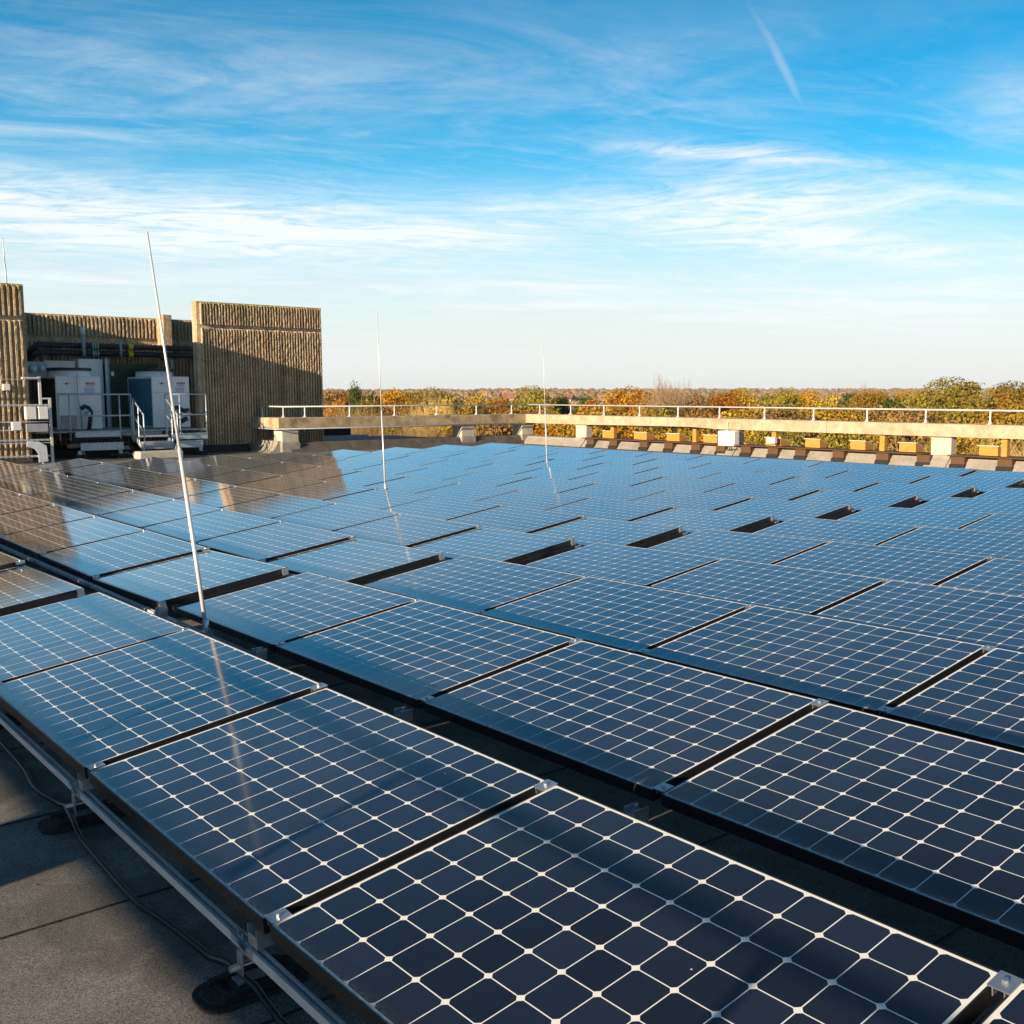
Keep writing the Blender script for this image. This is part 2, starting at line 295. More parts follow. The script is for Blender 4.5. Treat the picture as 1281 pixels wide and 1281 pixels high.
PL, PW, PC = 1.559, 1.046, 0.1277
def cell_mat():
    m, nt, p = mat('solar_cells'); N = nt.nodes; Lk = nt.links
    def ma(op, a, b=None, c=None):
        n = N.new('ShaderNodeMath'); n.operation = op
        for i, x in enumerate((a, b, c)):
            if x is None: continue
            if isinstance(x, (int, float)): n.inputs[i].default_value = x
            else: Lk.new(x, n.inputs[i])
        return n.outputs[0]
    tc = N.new('ShaderNodeTexCoord'); sp = N.new('ShaderNodeSeparateXYZ'); Lk.new(tc.outputs['Object'], sp.inputs[0])
    u = ma('DIVIDE', ma('SUBTRACT', sp.outputs[0], (PL-12*PC)/2), PC); w = ma('DIVIDE', ma('SUBTRACT', sp.outputs[1], (PW-8*PC)/2), PC)
    fu = ma('ABSOLUTE', ma('SUBTRACT', ma('FRACT', u), .5)); fw = ma('ABSOLUTE', ma('SUBTRACT', ma('FRACT', w), .5))
    sq = ma('LESS_THAN', ma('MAXIMUM', fu, fw), .4865)
    rr = ma('LESS_THAN', ma('SQRT', ma('ADD', ma('MULTIPLY', fu, fu), ma('MULTIPLY', fw, fw))), .628)
    inside = ma('MULTIPLY', ma('MULTIPLY', ma('GREATER_THAN', u, 0), ma('LESS_THAN', u, 12)), ma('MULTIPLY', ma('GREATER_THAN', w, 0), ma('LESS_THAN', w, 8)))
    mask = ma('MULTIPLY', ma('MULTIPLY', sq, rr), inside)
    oi = N.new('ShaderNodeObjectInfo')
    cb = N.new('ShaderNodeCombineXYZ'); Lk.new(ma('FLOOR', u), cb.inputs[0]); Lk.new(ma('FLOOR', w), cb.inputs[1]); Lk.new(ma('MULTIPLY', oi.outputs['Random'], 97.0), cb.inputs[2])
    wn = N.new('ShaderNodeTexWhiteNoise'); wn.noise_dimensions = '3D'; Lk.new(cb.outputs[0], wn.inputs['Vector'])
    cc = N.new('ShaderNodeMixRGB'); cc.inputs[1].default_value = (.003,.0055,.017,1); cc.inputs[2].default_value = (.012,.019,.044,1)
    Lk.new(wn.outputs['Value'], cc.inputs[0])
    # fine busbar-free sheen, dust film
    d = N.new('ShaderNodeTexNoise'); d.inputs['Scale'].default_value = 3.5; d.inputs['Detail'].default_value = 8; d.inputs['Roughness'].default_value = .65
    va = N.new('ShaderNodeVectorMath'); va.operation = 'ADD'; Lk.new(tc.outputs['Object'], va.inputs[0])
    ob = N.new('ShaderNodeCombineXYZ'); Lk.new(ma('MULTIPLY', oi.outputs['Random'], 50.0), ob.inputs[0]); Lk.new(ob.outputs[0], va.inputs[1]); Lk.new(va.outputs[0], d.inputs['Vector'])
    dust = ma('MULTIPLY', d.outputs['Fac'], ma('MULTIPLY_ADD', oi.outputs['Random'], .032, .006))
    base = N.new('ShaderNodeMixRGB'); base.inputs[1].default_value = (.88,.87,.84,1); Lk.new(mask, base.inputs[0]); Lk.new(cc.outputs[0], base.inputs[2])
    du = N.new('ShaderNodeMixRGB'); du.inputs[2].default_value = (.34,.31,.27,1); Lk.new(dust, du.inputs[0]); Lk.new(base.outputs[0], du.inputs[1])
    # grime strip washed down to the lower edge
    gr = N.new('ShaderNodeMapRange'); gr.inputs[1].default_value = .075; gr.inputs[2].default_value = .0; Lk.new(sp.outputs[1], gr.inputs[0])
    gn = N.new('ShaderNodeTexNoise'); gn.inputs['Scale'].default_value = 55; gn.inputs['Detail'].default_value = 4; Lk.new(va.outputs[0], gn.inputs['Vector'])
    g = ma('MULTIPLY', ma('POWER', gr.outputs[0], 2.6), ma('MULTIPLY_ADD', gn.outputs['Fac'], 1.5, -.1)); 
    gm = N.new('ShaderNodeMixRGB'); gm.inputs[2].default_value = (.20,.165,.125,1); Lk.new(g, gm.inputs[0]); Lk.new(du.outputs[0], gm.inputs[1]); gm.use_clamp = True
    # specks
    vo = N.new('ShaderNodeTexVoronoi'); vo.inputs['Scale'].default_value = 9; Lk.new(va.outputs[0], vo.inputs['Vector'])
    sc = N.new('ShaderNodeSeparateColor'); Lk.new(vo.outputs['Color'], sc.inputs[0])
    spk = ma('MULTIPLY', ma('LESS_THAN', vo.outputs['Distance'], .028), ma('GREATER_THAN', sc.outputs[0], .55))
    sm = N.new('ShaderNodeMixRGB'); sm.inputs[2].default_value = (.6,.58,.54,1); Lk.new(spk, sm.inputs[0]); Lk.new(gm.outputs[0], sm.inputs[1])
    Lk.new(sm.outputs[0], p.inputs['Base Color'])
    ro = ma('MULTIPLY_ADD', d.outputs['Fac'], .07, .05)
    rg = ma('ADD', ro, ma('MULTIPLY', g, .5)); Lk.new(rg, p.inputs['Roughness'])
    p.inputs['IOR'].default_value = 1.5; Lk.new(ma('MULTIPLY_ADD', mask, .97, .03), p.inputs['Coat Weight']); Lk.new(ma('MULTIPLY_ADD', mask, .40, .06), p.inputs['Specular IOR Level']); p.inputs['Coat IOR'].default_value = 1.42; p.inputs['Sheen Weight'].default_value = .035; p.inputs['Sheen Roughness'].default_value = .35; Lk.new(rg, p.inputs['Coat Roughness'])
    # panes are never perfectly flat: very soft undulation of the reflection
    wv = N.new('ShaderNodeTexNoise'); wv.inputs['Scale'].default_value = 2.2; wv.inputs['Detail'].default_value = 2; Lk.new(va.outputs[0], wv.inputs['Vector'])
    b = N.new('ShaderNodeBump'); b.inputs['Strength'].default_value = .12; b.inputs['Distance'].default_value = .01; Lk.new(wv.outputs['Fac'], b.inputs['Height']); Lk.new(b.outputs[0], p.inputs['Normal'])
    return m
M['cells'] = cell_mat()

def roof_mat():
    m, nt, p = mat('roof_membrane'); N = nt.nodes; Lk = nt.links
    tc = N.new('ShaderNodeTexCoord')
    n = N.new('ShaderNodeTexNoise'); n.inputs['Scale'].default_value = 1.4; n.inputs['Detail'].default_value = 8; n.inputs['Roughness'].default_value = .6; Lk.new(tc.outputs['Object'], n.inputs['Vector'])
    g = N.new('ShaderNodeTexVoronoi'); g.inputs['Scale'].default_value = 330; Lk.new(tc.outputs['Object'], g.inputs['Vector'])
    mx = N.new('ShaderNodeMixRGB'); mx.inputs[1].default_value = (.135,.125,.115,1); mx.inputs[2].default_value = (.26,.24,.215,1)
    r = N.new('ShaderNodeMapRange'); r.inputs[1].default_value = .3; r.inputs[2].default_value = .7; Lk.new(n.outputs['Fac'], r.inputs[0]); Lk.new(r.outputs[0], mx.inputs[0])
    bw = N.new('ShaderNodeRGBToBW'); Lk.new(g.outputs['Color'], bw.inputs[0])
    ov = N.new('ShaderNodeMixRGB'); ov.blend_type = 'OVERLAY'; ov.inputs[0].default_value = .85; Lk.new(mx.outputs[0], ov.inputs[1]); Lk.new(bw.outputs[0], ov.inputs[2])
    pn = N.new('ShaderNodeTexNoise'); pn.inputs['Scale'].default_value = 2.6; pn.inputs['Detail'].default_value = 7; pn.inputs['Distortion'].default_value = .8; Lk.new(tc.outputs['Object'], pn.inputs['Vector'])
    pr = N.new('ShaderNodeMapRange'); pr.inputs[1].default_value = .50; pr.inputs[2].default_value = .60; pr.inputs[4].default_value = .45; Lk.new(pn.outputs['Fac'], pr.inputs[0])
    ps_ = N.new('ShaderNodeMixRGB'); ps_.inputs[2].default_value = (.075,.068,.06,1); Lk.new(pr.outputs[0], ps_.inputs[0]); Lk.new(ov.outputs[0], ps_.inputs[1])
    fn = N.new('ShaderNodeTexVoronoi'); fn.inputs['Scale'].default_value = 60; Lk.new(tc.outputs['Object'], fn.inputs['Vector'])
    fr = N.new('ShaderNodeMath'); fr.operation = 'LESS_THAN'; fr.inputs[1].default_value = .10; Lk.new(fn.outputs['Distance'], fr.inputs[0])
    fm = N.new('ShaderNodeMixRGB'); fm.inputs[2].default_value = (.42,.39,.34,1); Lk.new(fr.outputs[0], fm.inputs[0]); Lk.new(ps_.outputs[0], fm.inputs[1])
    Lk.new(fm.outputs[0], p.inputs['Base Color']); p.inputs['Roughness'].default_value = .85; p.inputs['Specular IOR Level'].default_value = .3
    b = N.new('ShaderNodeBump'); b.inputs['Strength'].default_value = .6; b.inputs['Distance'].default_value = .004; Lk.new(bw.outputs[0], b.inputs['Height']); Lk.new(b.outputs[0], p.inputs['Normal'])
    return m
M['roof'] = roof_mat()

def leaf_mat(name, cols, trans=.35):
    m, nt, p = mat(name); N = nt.nodes; Lk = nt.links
    geo = N.new('ShaderNodeNewGeometry'); oi = N.new('ShaderNodeObjectInfo')
    cr = N.new('ShaderNodeValToRGB'); e = cr.color_ramp.elements
    e[0].position = 0; e[0].color = (*cols[0], 1); e[1].position = 1; e[1].color = (*cols[-1], 1)
    for i, c in enumerate(cols[1:-1]):
        k = e.new((i+1)/(len(cols)-1)); k.color = (*c, 1)
    Lk.new(geo.outputs['Random Per Island'], cr.inputs[0])
    hs = N.new('ShaderNodeHueSaturation'); Lk.new(cr.outputs[0], hs.inputs['Color'])
    h = N.new('ShaderNodeMapRange'); h.inputs[3].default_value = .484; h.inputs[4].default_value = .508; Lk.new(oi.outputs['Random'], h.inputs[0]); Lk.new(h.outputs[0], hs.inputs['Hue'])
    vv = N.new('ShaderNodeMapRange'); vv.inputs[3].default_value = .75; vv.inputs[4].default_value = 1.3; Lk.new(oi.outputs['Random'], vv.inputs[0]); Lk.new(vv.outputs[0], hs.inputs['Value'])
    Lk.new(hs.outputs[0], p.inputs['Base Color']); p.inputs['Roughness'].default_value = .75; p.inputs['Specular IOR Level'].default_value = .15
    tr = N.new('ShaderNodeBsdfTranslucent'); Lk.new(hs.outputs[0], tr.inputs[0])
    ms = N.new('ShaderNodeMixShader'); ms.inputs[0].default_value = trans
    Lk.new(p.outputs[0], ms.inputs[1]); Lk.new(tr.outputs[0], ms.inputs[2]); Lk.new(ms.outputs[0], N['Material Output'].inputs[0])
    return m
LEAF = {
 'orange': leaf_mat('orange_leaves', [(.28,.12,.012),(.48,.23,.02),(.58,.31,.03),(.40,.18,.015)]),
 'golden': leaf_mat('golden_leaves', [(.32,.20,.025),(.56,.37,.045),(.50,.32,.04),(.34,.27,.04)]),
 'olive': leaf_mat('olive_leaves', [(.10,.10,.018),(.28,.23,.035),(.38,.28,.04),(.20,.17,.028)]),
 'green': leaf_mat('green_leaves', [(.02,.05,.012),(.07,.12,.02),(.13,.17,.03),(.04,.08,.018)]),
 'brown': leaf_mat('brown_leaves', [(.20,.12,.04),(.36,.22,.07),(.44,.28,.09),(.28,.17,.06)]),
}
M['bark'] = noise_mat('tree_bark', (.10,.075,.05), (.18,.14,.10), 6, .9)
M['straw'] = leaf_mat('straw_twigs', [(.42,.27,.10),(.62,.45,.20),(.70,.50,.22),(.52,.30,.09)], .2)
M['twig'] = leaf_mat('pale_twigs', [(.28,.18,.11),(.38,.26,.16),(.44,.31,.20)], .1)

# ------------------------------------------------------------------ ground, hills, distant wood
ZR = -0.24      # roof surface
ZG = -13.0
CX, CY = 7.4, -1.2
def terrain_h(x, y):
    d = math.hypot(x-CX, y-CY)
    h = ZG + 2.0*mnoise.noise(Vector((x*.004, y*.004, 0))) * min(1, d/300)
    if d > 400: h += (d-400)*0.0052 + 5.5*mnoise.noise(Vector((x*.0016, y*.0016, 3.1)))*min(1, (d-400)/800)
    return h
def build_ground():
    mb = MB(); rings = [0, 30, 60, 100, 160, 240, 340, 460, 600, 780, 1000, 1300, 1700, 2200, 2900, 3800, 4600]; n = 96
    for i, r in enumerate(rings):
        for k in range(n):
            t = 2*math.pi*k/n; x = CX+r*math.cos(t); y = CY+r*math.sin(t)
            z = terrain_h(x, y) if r <= 3000 else terrain_h(CX+3000*math.cos(t), CY+3000*math.sin(t)) - (r-3000)*.004
            mb.v.append((x, y, z))
    for i in range(len(rings)-1):
        for k in range(n):
            k2 = (k+1) % n; mb.f.append((i*n+k, i*n+k2, (i+1)*n+k2, (i+1)*n+k))
    g = noise_mat('autumn_ground', (.10,.085,.03), (.20,.14,.05), .05, .95)
    tag(mb.obj('ground', g), kind='structure')
build_ground()

def build_far_wood():
    """canopy of the wooded hills, many leaf clumps"""
    rnd = random.Random(5); mb = MB()
    for i in range(26000):
        d = 240 * (2900/240) ** (rnd.random()**.9); a = R(rnd.uniform(86, 186))
        x = CX + d*math.cos(a); y = CY + d*math.sin(a)
        s = rnd.uniform(1.6, 3.4) * (0.6 + d/900); s = min(s, 9)
        z = terrain_h(x, y) + rnd.uniform(5.0, 9.0) + 1.6*mnoise.noise(Vector((x*.02, y*.02, 1)))
        # low faceted crown: irregular pyramid-like dome
        i0 = len(mb.v); n = 6; ph = rnd.random()*6
        for rr, hz in ((1.0, -.9), (.95, 0.0), (.55, .55)):
            for k in range(n):
                t = ph + 2*math.pi*k/n; q = s*rr*rnd.uniform(.75, 1.2)
                mb.v.append((x+q*math.cos(t), y+q*math.sin(t), z+s*.75*hz*rnd.uniform(.8, 1.2) - (8 if hz < -.5 else 0)))
        mb.v.append((x, y, z+s*.75*rnd.uniform(.75, .95)))
        for ri in range(2):
            for k in range(n):
                k2 = (k+1) % n; mb.f.append((i0+ri*n+k, i0+ri*n+k2, i0+(ri+1)*n+k2, i0+(ri+1)*n+k))
        for k in range(n): mb.f.append((i0+2*n+k, i0+2*n+(k+1) % n, i0+3*n))
    m = leaf_mat('distant_canopy', [(.15,.09,.05),(.26,.16,.08),(.20,.15,.07),(.30,.17,.07),(.22,.15,.10),(.12,.12,.05),(.28,.19,.10)], .05)
    me = bpy.data.meshes.new('distant_woodland'); me.from_pydata(mb.v, [], mb.f); me.update(); me.materials.append(m)
    tag(link('distant_woodland', me), 'brown and orange autumn woodland covering the far low hills', 'woodland', kind='stuff')
build_far_wood()

def build_haze():
    mb = MB(); mb.box(CX-4700, CX+4700, CY-4700, CY+4700, ZG-16, 34)
    m = bpy.data.materials.new('autumn_haze'); m.use_nodes = True; nt = m.node_tree; nt.nodes.clear()
    o = nt.nodes.new('ShaderNodeOutputMaterial'); v_ = nt.nodes.new('ShaderNodeVolumePrincipled')
    v_.inputs['Color'].default_value = (.86, .90, .96, 1); v_.inputs['Density'].default_value = .00008; v_.inputs['Anisotropy'].default_value = .0
    nt.links.new(v_.outputs[0], o.inputs['Volume'])
    tag(mb.obj('haze', m), kind='stuff')
build_haze()

# ------------------------------------------------------------------ trees
def crown_mesh(name, seed, h, rad, material, nleaf, leaf, shape='round', base=.25):
    rnd = random.Random(seed); mb = MB()
    lobes = []
    nl = 15
    for i in range(nl):
        t = rnd.random()*2*math.pi; zz = rnd.uniform(base+.12, .92)
        env = math.sin(math.pi*min(1, max(.12, (zz-base)/(1-base)*.92+.08)))**.6
        r = rad*env*rnd.uniform(.25, .75)
        lobes.append((Vector((r*math.cos(t), r*math.sin(t), zz*h)), rad*rnd.uniform(.30, .48)))
    lobes.append((Vector((0, 0, h*.9)), rad*.32)); lobes.append((Vector((0, 0, h*.55)), rad*.6))
    for i in range(nleaf):
        c, r = lobes[rnd.randrange(len(lobes))]
        d = Vector((rnd.gauss(0, 1), rnd.gauss(0, 1), rnd.gauss(0, 1))).normalized()
        q = r*(rnd.random()**.4)
        p = c + Vector((d.x*q, d.y*q, d.z*q*.8))
        if mnoise.noise(p*.9/rad*3 + Vector((seed, 0, 0))) < -.22: continue
        s = leaf*rnd.uniform(.6, 1.35)
        nrm = (d + Vector((rnd.gauss(0, .6), rnd.gauss(0, .6), rnd.gauss(0, .6)))).normalized()
        a = nrm.orthogonal().normalized(); b = nrm.cross(a); ph = rnd.random()*6.28
        a2 = a*math.cos(ph)+b*math.sin(ph); b2 = nrm.cross(a2)
        pts = [p + a2*s*.6, p + b2*s*.42 + nrm*s*.12, p - a2*s*.6, p - b2*s*.42 + nrm*s*.1]
        mb.poly(pts)
    me = bpy.data.meshes.new(name); me.from_pydata(mb.v, [], mb.f); me.update(); me.materials.append(material)
    tb = MB(); r0 = max(.12, h*.022)
    tb.tube((0, 0, -.3), (0.05*h*rnd.uniform(-1, 1)*.3, 0, h*.45), r0, r0*.62, 8)
    tb.tube((0, 0, h*.44), (.02*h, .01*h, h*.8), r0*.62, r0*.2, 6)
    for k in range(7):
        t = k*2.4+rnd.random(); z0 = h*rnd.uniform(.25, .6); l = rad*rnd.uniform(.5, .85)
        tb.tube((0, 0, z0), (l*math.cos(t), l*math.sin(t), z0+l*rnd.uniform(.35, .8)), r0*.4, r0*.1, 5)
    tm = bpy.data.meshes.new('trunk'); tm.from_pydata(tb.v, [], tb.f); tm.update(); tm.materials.append(M['bark'])
    return me, tm
def bare_mesh(seed, h, n1=26, mat_=None, spread=.35, r0=.1):
    """pale leafless tree: fans of fine upright twigs"""
    rnd = random.Random(seed); mb = MB(); tb = MB()
    tb.tube((0, 0, -.3), (0, 0, h*.5), r0, r0*.6, 6)
    def grow(p, d, l, r, lev):
        q = p + d*l
        mb.tube(p, q, r, r*.6, 4 if lev else 5, caps=False)
        if lev == 3: return
        for k in range(4 if lev < 2 else 5):
            nd = (d + Vector((rnd.gauss(0, .32), rnd.gauss(0, .32), rnd.gauss(.12, .15)))).normalized()
            grow(p + d*l*rnd.uniform(.35, 1), nd, l*rnd.uniform(.55, .8), r*.55, lev+1)
    for k in range(n1):
        t = rnd.random()*6.28; d = Vector((math.cos(t)*spread, math.sin(t)*spread, 1)).normalized()
        grow(Vector((0, 0, h*rnd.uniform(.1, .5))), d, h*.24, r0*.32, 0)
    me = bpy.data.meshes.new('crown'); me.from_pydata(mb.v, [], mb.f); me.update(); me.materials.append(mat_ or M['twig'])
    tm = bpy.data.meshes.new('trunk'); tm.from_pydata(tb.v, [], tb.f); tm.update(); tm.materials.append(M['bark'])
    return me, tm
VAR = {}
for kind in LEAF:
    VAR[kind] = [crown_mesh('crown', hash_, 13, 5.0, LEAF[kind], 17000, .20) for hash_ in {'orange':(1,2),'golden':(3,4),'olive':(5,6),'green':(7,8),'brown':(9,10)}[kind]]
for kind in ('golden', 'olive', 'orange'):
    VAR[kind+'_near'] = [crown_mesh('crown', 20+len(kind), 13, 4.2, LEAF[kind], 20000, .15)]
VAR['bare'] = [bare_mesh(31, 13, 40, r0=.19), bare_mesh(32, 13, 40, r0=.19)]
VAR['straw'] = [bare_mesh(41, 11, 60, M['straw'], .55, .09), bare_mesh(42, 11, 60, M['straw'], .5, .09)]
tree_no = {}
def tree(kind, x, y, ztop, wide=1.0, seed=0):
    rnd = random.Random(seed*7+3)
    me, tm = VAR[kind][seed % len(VAR[kind])]
    base = terrain_h(x, y); H = 11.0 if kind == 'straw' else 13.0
    s = (ztop-base)/(H*.985)
    cat = 'tree'
    t = link({'bare': 'bare_tree', 'straw': 'leafless_thicket_tree'}.get(kind, kind.split('_')[0]+'_tree'), None)
    t.location = (x, y, base); t.scale = (s*wide, s*wide, s); t.rotation_euler = (0, 0, rnd.random()*6.28)
    link('crown', me, t); link('trunk', tm, t)
    return t
# FWD/RIGHT directions only used to scatter the trees over the land seen beyond the roof edge
fx, fy = -math.sin(YAW), math.cos(YAW); rx, ry = math.cos(YAW), math.sin(YAW)
trees = []
def polar(u, D):  # u: tangent of the bearing measured from the look direction
    return CX + D*(fx + u*rx), CY + D*(fy + u*ry)
def add_tree(kind, u, D, ztop, wide, seed):
    x, y = polar(u, D)
    trees.append((u, D, kind, tree(kind, x, y, ztop, wide, seed)))
PXU = lambda px: (px-706)/1323.0
ZT = lambda py, D: 1.49 - (py-492.2)/1323.0*D
# individual trees the eye picks out along the skyline
feat = [('orange',788,485,120,1.0),('orange',905,493,118,.8),('bare',838,472,112,.75),('bare',858,482,118,.7),('bare',822,482,116,.6),
 ('green',447,486,88,.42),('olive',676,490,108,.75),('green',700,497,112,.6),('olive',1205,479,118,1.15),('golden',1250,485,112,1.0),('olive',1285,484,116,1.0),
 ('golden',930,487,116,.7),('olive',985,492,110,.7),('golden',1040,496,112,.8),('green',1105,500,98,.85),('olive',1150,492,120,.8),('orange',1130,488,150,.8),
 ('golden',600,494,96,.8),('orange',635,499,104,.8),('golden',560,497,92,.8),('olive',525,492,108,.7),('orange',490,493,100,.7),('orange',745,499,112,.7),
 ('golden',470,500,90,.7),('straw',425,491,72,.8),('straw',452,492,74,.8),('straw',548,488,84,.7),('straw',530,492,80,.7),('brown',870,494,112,.9),('bare',1075,486,160,.8),('bare',1020,488,150,.8),
 ('olive',960,494,120,.8),('golden',1075,492,124,.9),('brown',415,489,130,.9),('orange',440,494,96,.7)]
for i, (k, px, py, D, w) in enumerate(feat): add_tree(k, PXU(px), D, ZT(py, D), w, i)
rnd = random.Random(77)
kinds = ['orange','golden','olive','golden','brown','orange','green','olive']
# belts further out, between the picked trees and the far wood
for D0, n, py in ((150, 20, 497), (205, 22, 496)):
    for i in range(n):
        u = -.34 + (i+rnd.uniform(-.3, .3))/n*1.0; D = D0*rnd.uniform(.9, 1.12)
        add_tree(rnd.choice(kinds), u, D, ZT(py+rnd.uniform(-4, 6), D), rnd.uniform(.85, 1.2), 100+i+D0)
# the close belt whose crowns fill the openings below the coping
for i in range(24):
    u = -.30 + (i+rnd.uniform(-.25, .25))/24*.86; D = rnd.uniform(72, 92)
    k = rnd.choice(['golden','olive','orange','golden','brown']) if u > -.05 else rnd.choice(['straw','straw','straw','golden'])
    add_tree(k, u, D, ZT(512+rnd.uniform(-6, 8), D), rnd.uniform(.9, 1.25), 200+i)
for i in range(20):
    u = -.28 + (i+rnd.uniform(-.25, .25))/20*.86; D = rnd.uniform(50, 62)
    k = rnd.choice(['golden_near','olive_near','olive_near','orange_near']) if u > -.06 else 'straw'
    if .30 < u < .36 or u > .38: k = 'straw'
    add_tree(k, u, D, ZT(530+rnd.uniform(-5, 8), D), rnd.uniform(.95, 1.2), 300+i)
desc = {'orange':'orange-leaved tree','golden':'golden-leaved tree','olive':'olive green tree','green':'dark green tree','brown':'brown-leaved tree',
        'bare':'bare pale-twigged tree','straw':'straw-coloured leafless tree'}
trees.sort(key=lambda t: t[0])
def zone(D): return 'nearest the roof' if D < 66 else ('in the near belt' if D < 95 else ('on the skyline' if D < 140 else ('in middle distance' if D < 178 else 'before the hills')))
cnt = {}
for u, D, k, t in trees:
    kk = k.split('_')[0]; z = zone(D); cnt[(kk, z)] = cnt.get((kk, z), 0)+1
    tag(t, '%s %s, %s such from the left' % (desc[kk], z, nth(cnt[(kk, z)])), 'tree', 'autumn trees beyond the roof')

# two far houses between the woods
def house(u, D, z, w, wallc, label):
    x, y = polar(u, D); t = thing('house', label, 'house', (x, y, z), 'far houses among the trees'); t.rotation_euler = (0, 0, .5)
    mb = MB(); mb.box(-w, w, -4, 4, -6, 3); mb.obj('wall', wallc, t)
    rb = MB(); rb.prism([(-4.5, 3.003), (4.5, 3.003), (0, 6.2)], 'x', -w-.4, w+.4); rb.obj('roof', M['roofred'], t)
    for k in range(3):
        wb = MB(); cx = -w*.6 + k*w*.6; wb.box(cx-.6, cx+.6, -4.06, -4.003, .2, 1.8); wb.obj('window', M['dark'], t)
M['roofred'] = noise_mat('tiled_roof', (.22,.10,.07), (.30,.15,.10), 1, .9)
M['housew'] = noise_mat('house_wall', (.62,.55,.50), (.70,.64,.58), 1, .9)
house(PXU(641), 560, -4.6, 3, M['housew'], 'far pale house among brown trees, left of the thinner central rod')
house(PXU(708), 610, -5.0, 4.5, M['housew'], 'long far pale house on the hillside, right of the central rod')

# ------------------------------------------------------------------ building body and roof
YN, YS, XW, XE = 22.05, -3.20, -21.55, 20.0
mb = MB(); mb.box(-31, XE+.3, YS-.4, YN+.4, ZG-3, ZR-.02); tag(mb.obj('building_body', M['concrete_side']), 'weathered concrete office block carrying the flat roof', 'building')
def roof_sheet():
    mb = MB(); mb.box(-30.5, XE, YS+.02, YN-.02, ZR-.016, ZR)
    tag(mb.obj('roof_surface', M['roof']), kind='structure')
    s = MB()                                             # lapped joints of the roofing felt
    for i in range(-22, 16):
        x = 3.845 + i*.98
        s.prism([(x-.006, ZR+.001), (x+.006, ZR+.001), (x+.004, ZR+.004), (x-.004, ZR+.004)], 'y', YS+.3, YN-.4)
    o = s.obj('roof_seams', M['rubber']); tag(o, kind='structure')
roof_sheet()

# ------------------------------------------------------------------ ribbed screen walls
def ribbed_panel(mb, fixed, a0, a1, z0, z1, pitch, depth=.088, seed=0, face=+1, nz=None):
    """face at x=fixed looking to +X; ribs run up, from y=a0 to a1"""
    n = max(1, round((a1-a0)/pitch)); p = (a1-a0)/n; nz = nz or max(3, int((z1-z0)/.09)); i0 = len(mb.v); cols = []
    prof = ((0, 0), (.12, 1), (.46, 1), (.58, 0))
    for k in range(n):
        for f, d in prof: cols.append((a0+(k+f)*p, d))
    cols.append((a1, 0)); m = len(cols)
    for j in range(nz+1):
        z = z0+(z1-z0)*j/nz
        for (y, d) in cols:
            q = mnoise.noise(Vector((y*14+seed, z*11, seed)))
            dd = d*(depth + .018*q) if d else .004*q
            if j == nz and d: dd *= .6+.5*abs(q)
            mb.v.append((fixed + dd*face, y+(.008*mnoise.noise(Vector((y*9, z*9, seed+5))) if 0 < y-a0 < a1-a0-.01 else 0), z + (.035*mnoise.noise(Vector((y*7, seed, 2))) - .01 if j == nz else 0)))
    for j in range(nz):
        for k in range(m-1):
            a = i0+j*m+k; mb.f.append((a, a+1, a+m+1, a+m))
def ribbed_wall(name, label, x, y0, y1, z0, z1, band, thick, pitch, seed, joints=(), zb=None):
    t = thing(name, label, 'wall', (0, 0, 0))
    zb = zb or z0
    c = MB(); c.bbox(x-thick, x, y0, y1, zb, z1, .02); c.obj('core', M['rib'], t)
    up = MB(); ribbed_panel(up, x+.003, y0+.12, y1-.02, band[1], z1-.03, pitch, seed=seed); up.obj('upper_ribs', M['rib'], t)
    lo = MB(); js = [y0+.12]+list(joints)+[y1-.02]
    for a, b in zip(js[:-1], js[1:]): ribbed_panel(lo, x+.003, a+.012, b-.012, z0+.02, band[0], pitch, seed=seed+3)
    lo.obj('lower_ribs', M['rib'], t)
    return t
bw = ribbed_wall('screen_wall', 'ribbed brown concrete screen wall standing right of the cooling units', -23.2, 11.03, 15.06, -.05, 4.16, (3.40, 3.50), .32, .088, 1, (12.98,), ZR)
# south-side tower, in front
tw = ribbed_wall('plant_room', 'ribbed concrete plant room tower at the left edge of the roof', -21.3, 1.0, 5.98, -.15, 4.16, (3.28, 3.38), 7.0, .128, 2, (), ZR)
# wall behind the equipment
bk = ribbed_wall('rear_wall', 'long ribbed wall behind the cooling units and black pipes', -26.6, 5.99, 16.5, ZR, 3.84, (3.05, 3.2), .35, .115, 4)
mb = MB(); mb.bbox(-26.55, -26.0, 11.10, 11.38, ZR, 3.93, .02); tag(mb.obj('pilaster', M['rib']), 'plain tan concrete pilaster rising in front of the rear wall', 'pilaster')
# dark flashing at the foot of the screen wall
mb = MB(); mb.prism([(-23.19, ZR), (-22.85, ZR+.004), (-23.0, -.02), (-23.14, -.02)], 'y', 11.0, 12.45); tag(mb.obj('wall_flashing', M['rubber']), 'dark roofing felt flashing along the foot of the screen wall', 'flashing')

# ------------------------------------------------------------------ parapets
BZ0, BZ1 = .48, .78
def beam_x(mb, x0, x1, yc, half):   # coping beam along X
    mb.prism([(yc-half, BZ0), (yc+half, BZ0), (yc+half, BZ1-.02), (yc+half-.02, BZ1), (yc-half+.02, BZ1), (yc-half, BZ1-.02)], 'x', x0, x1)
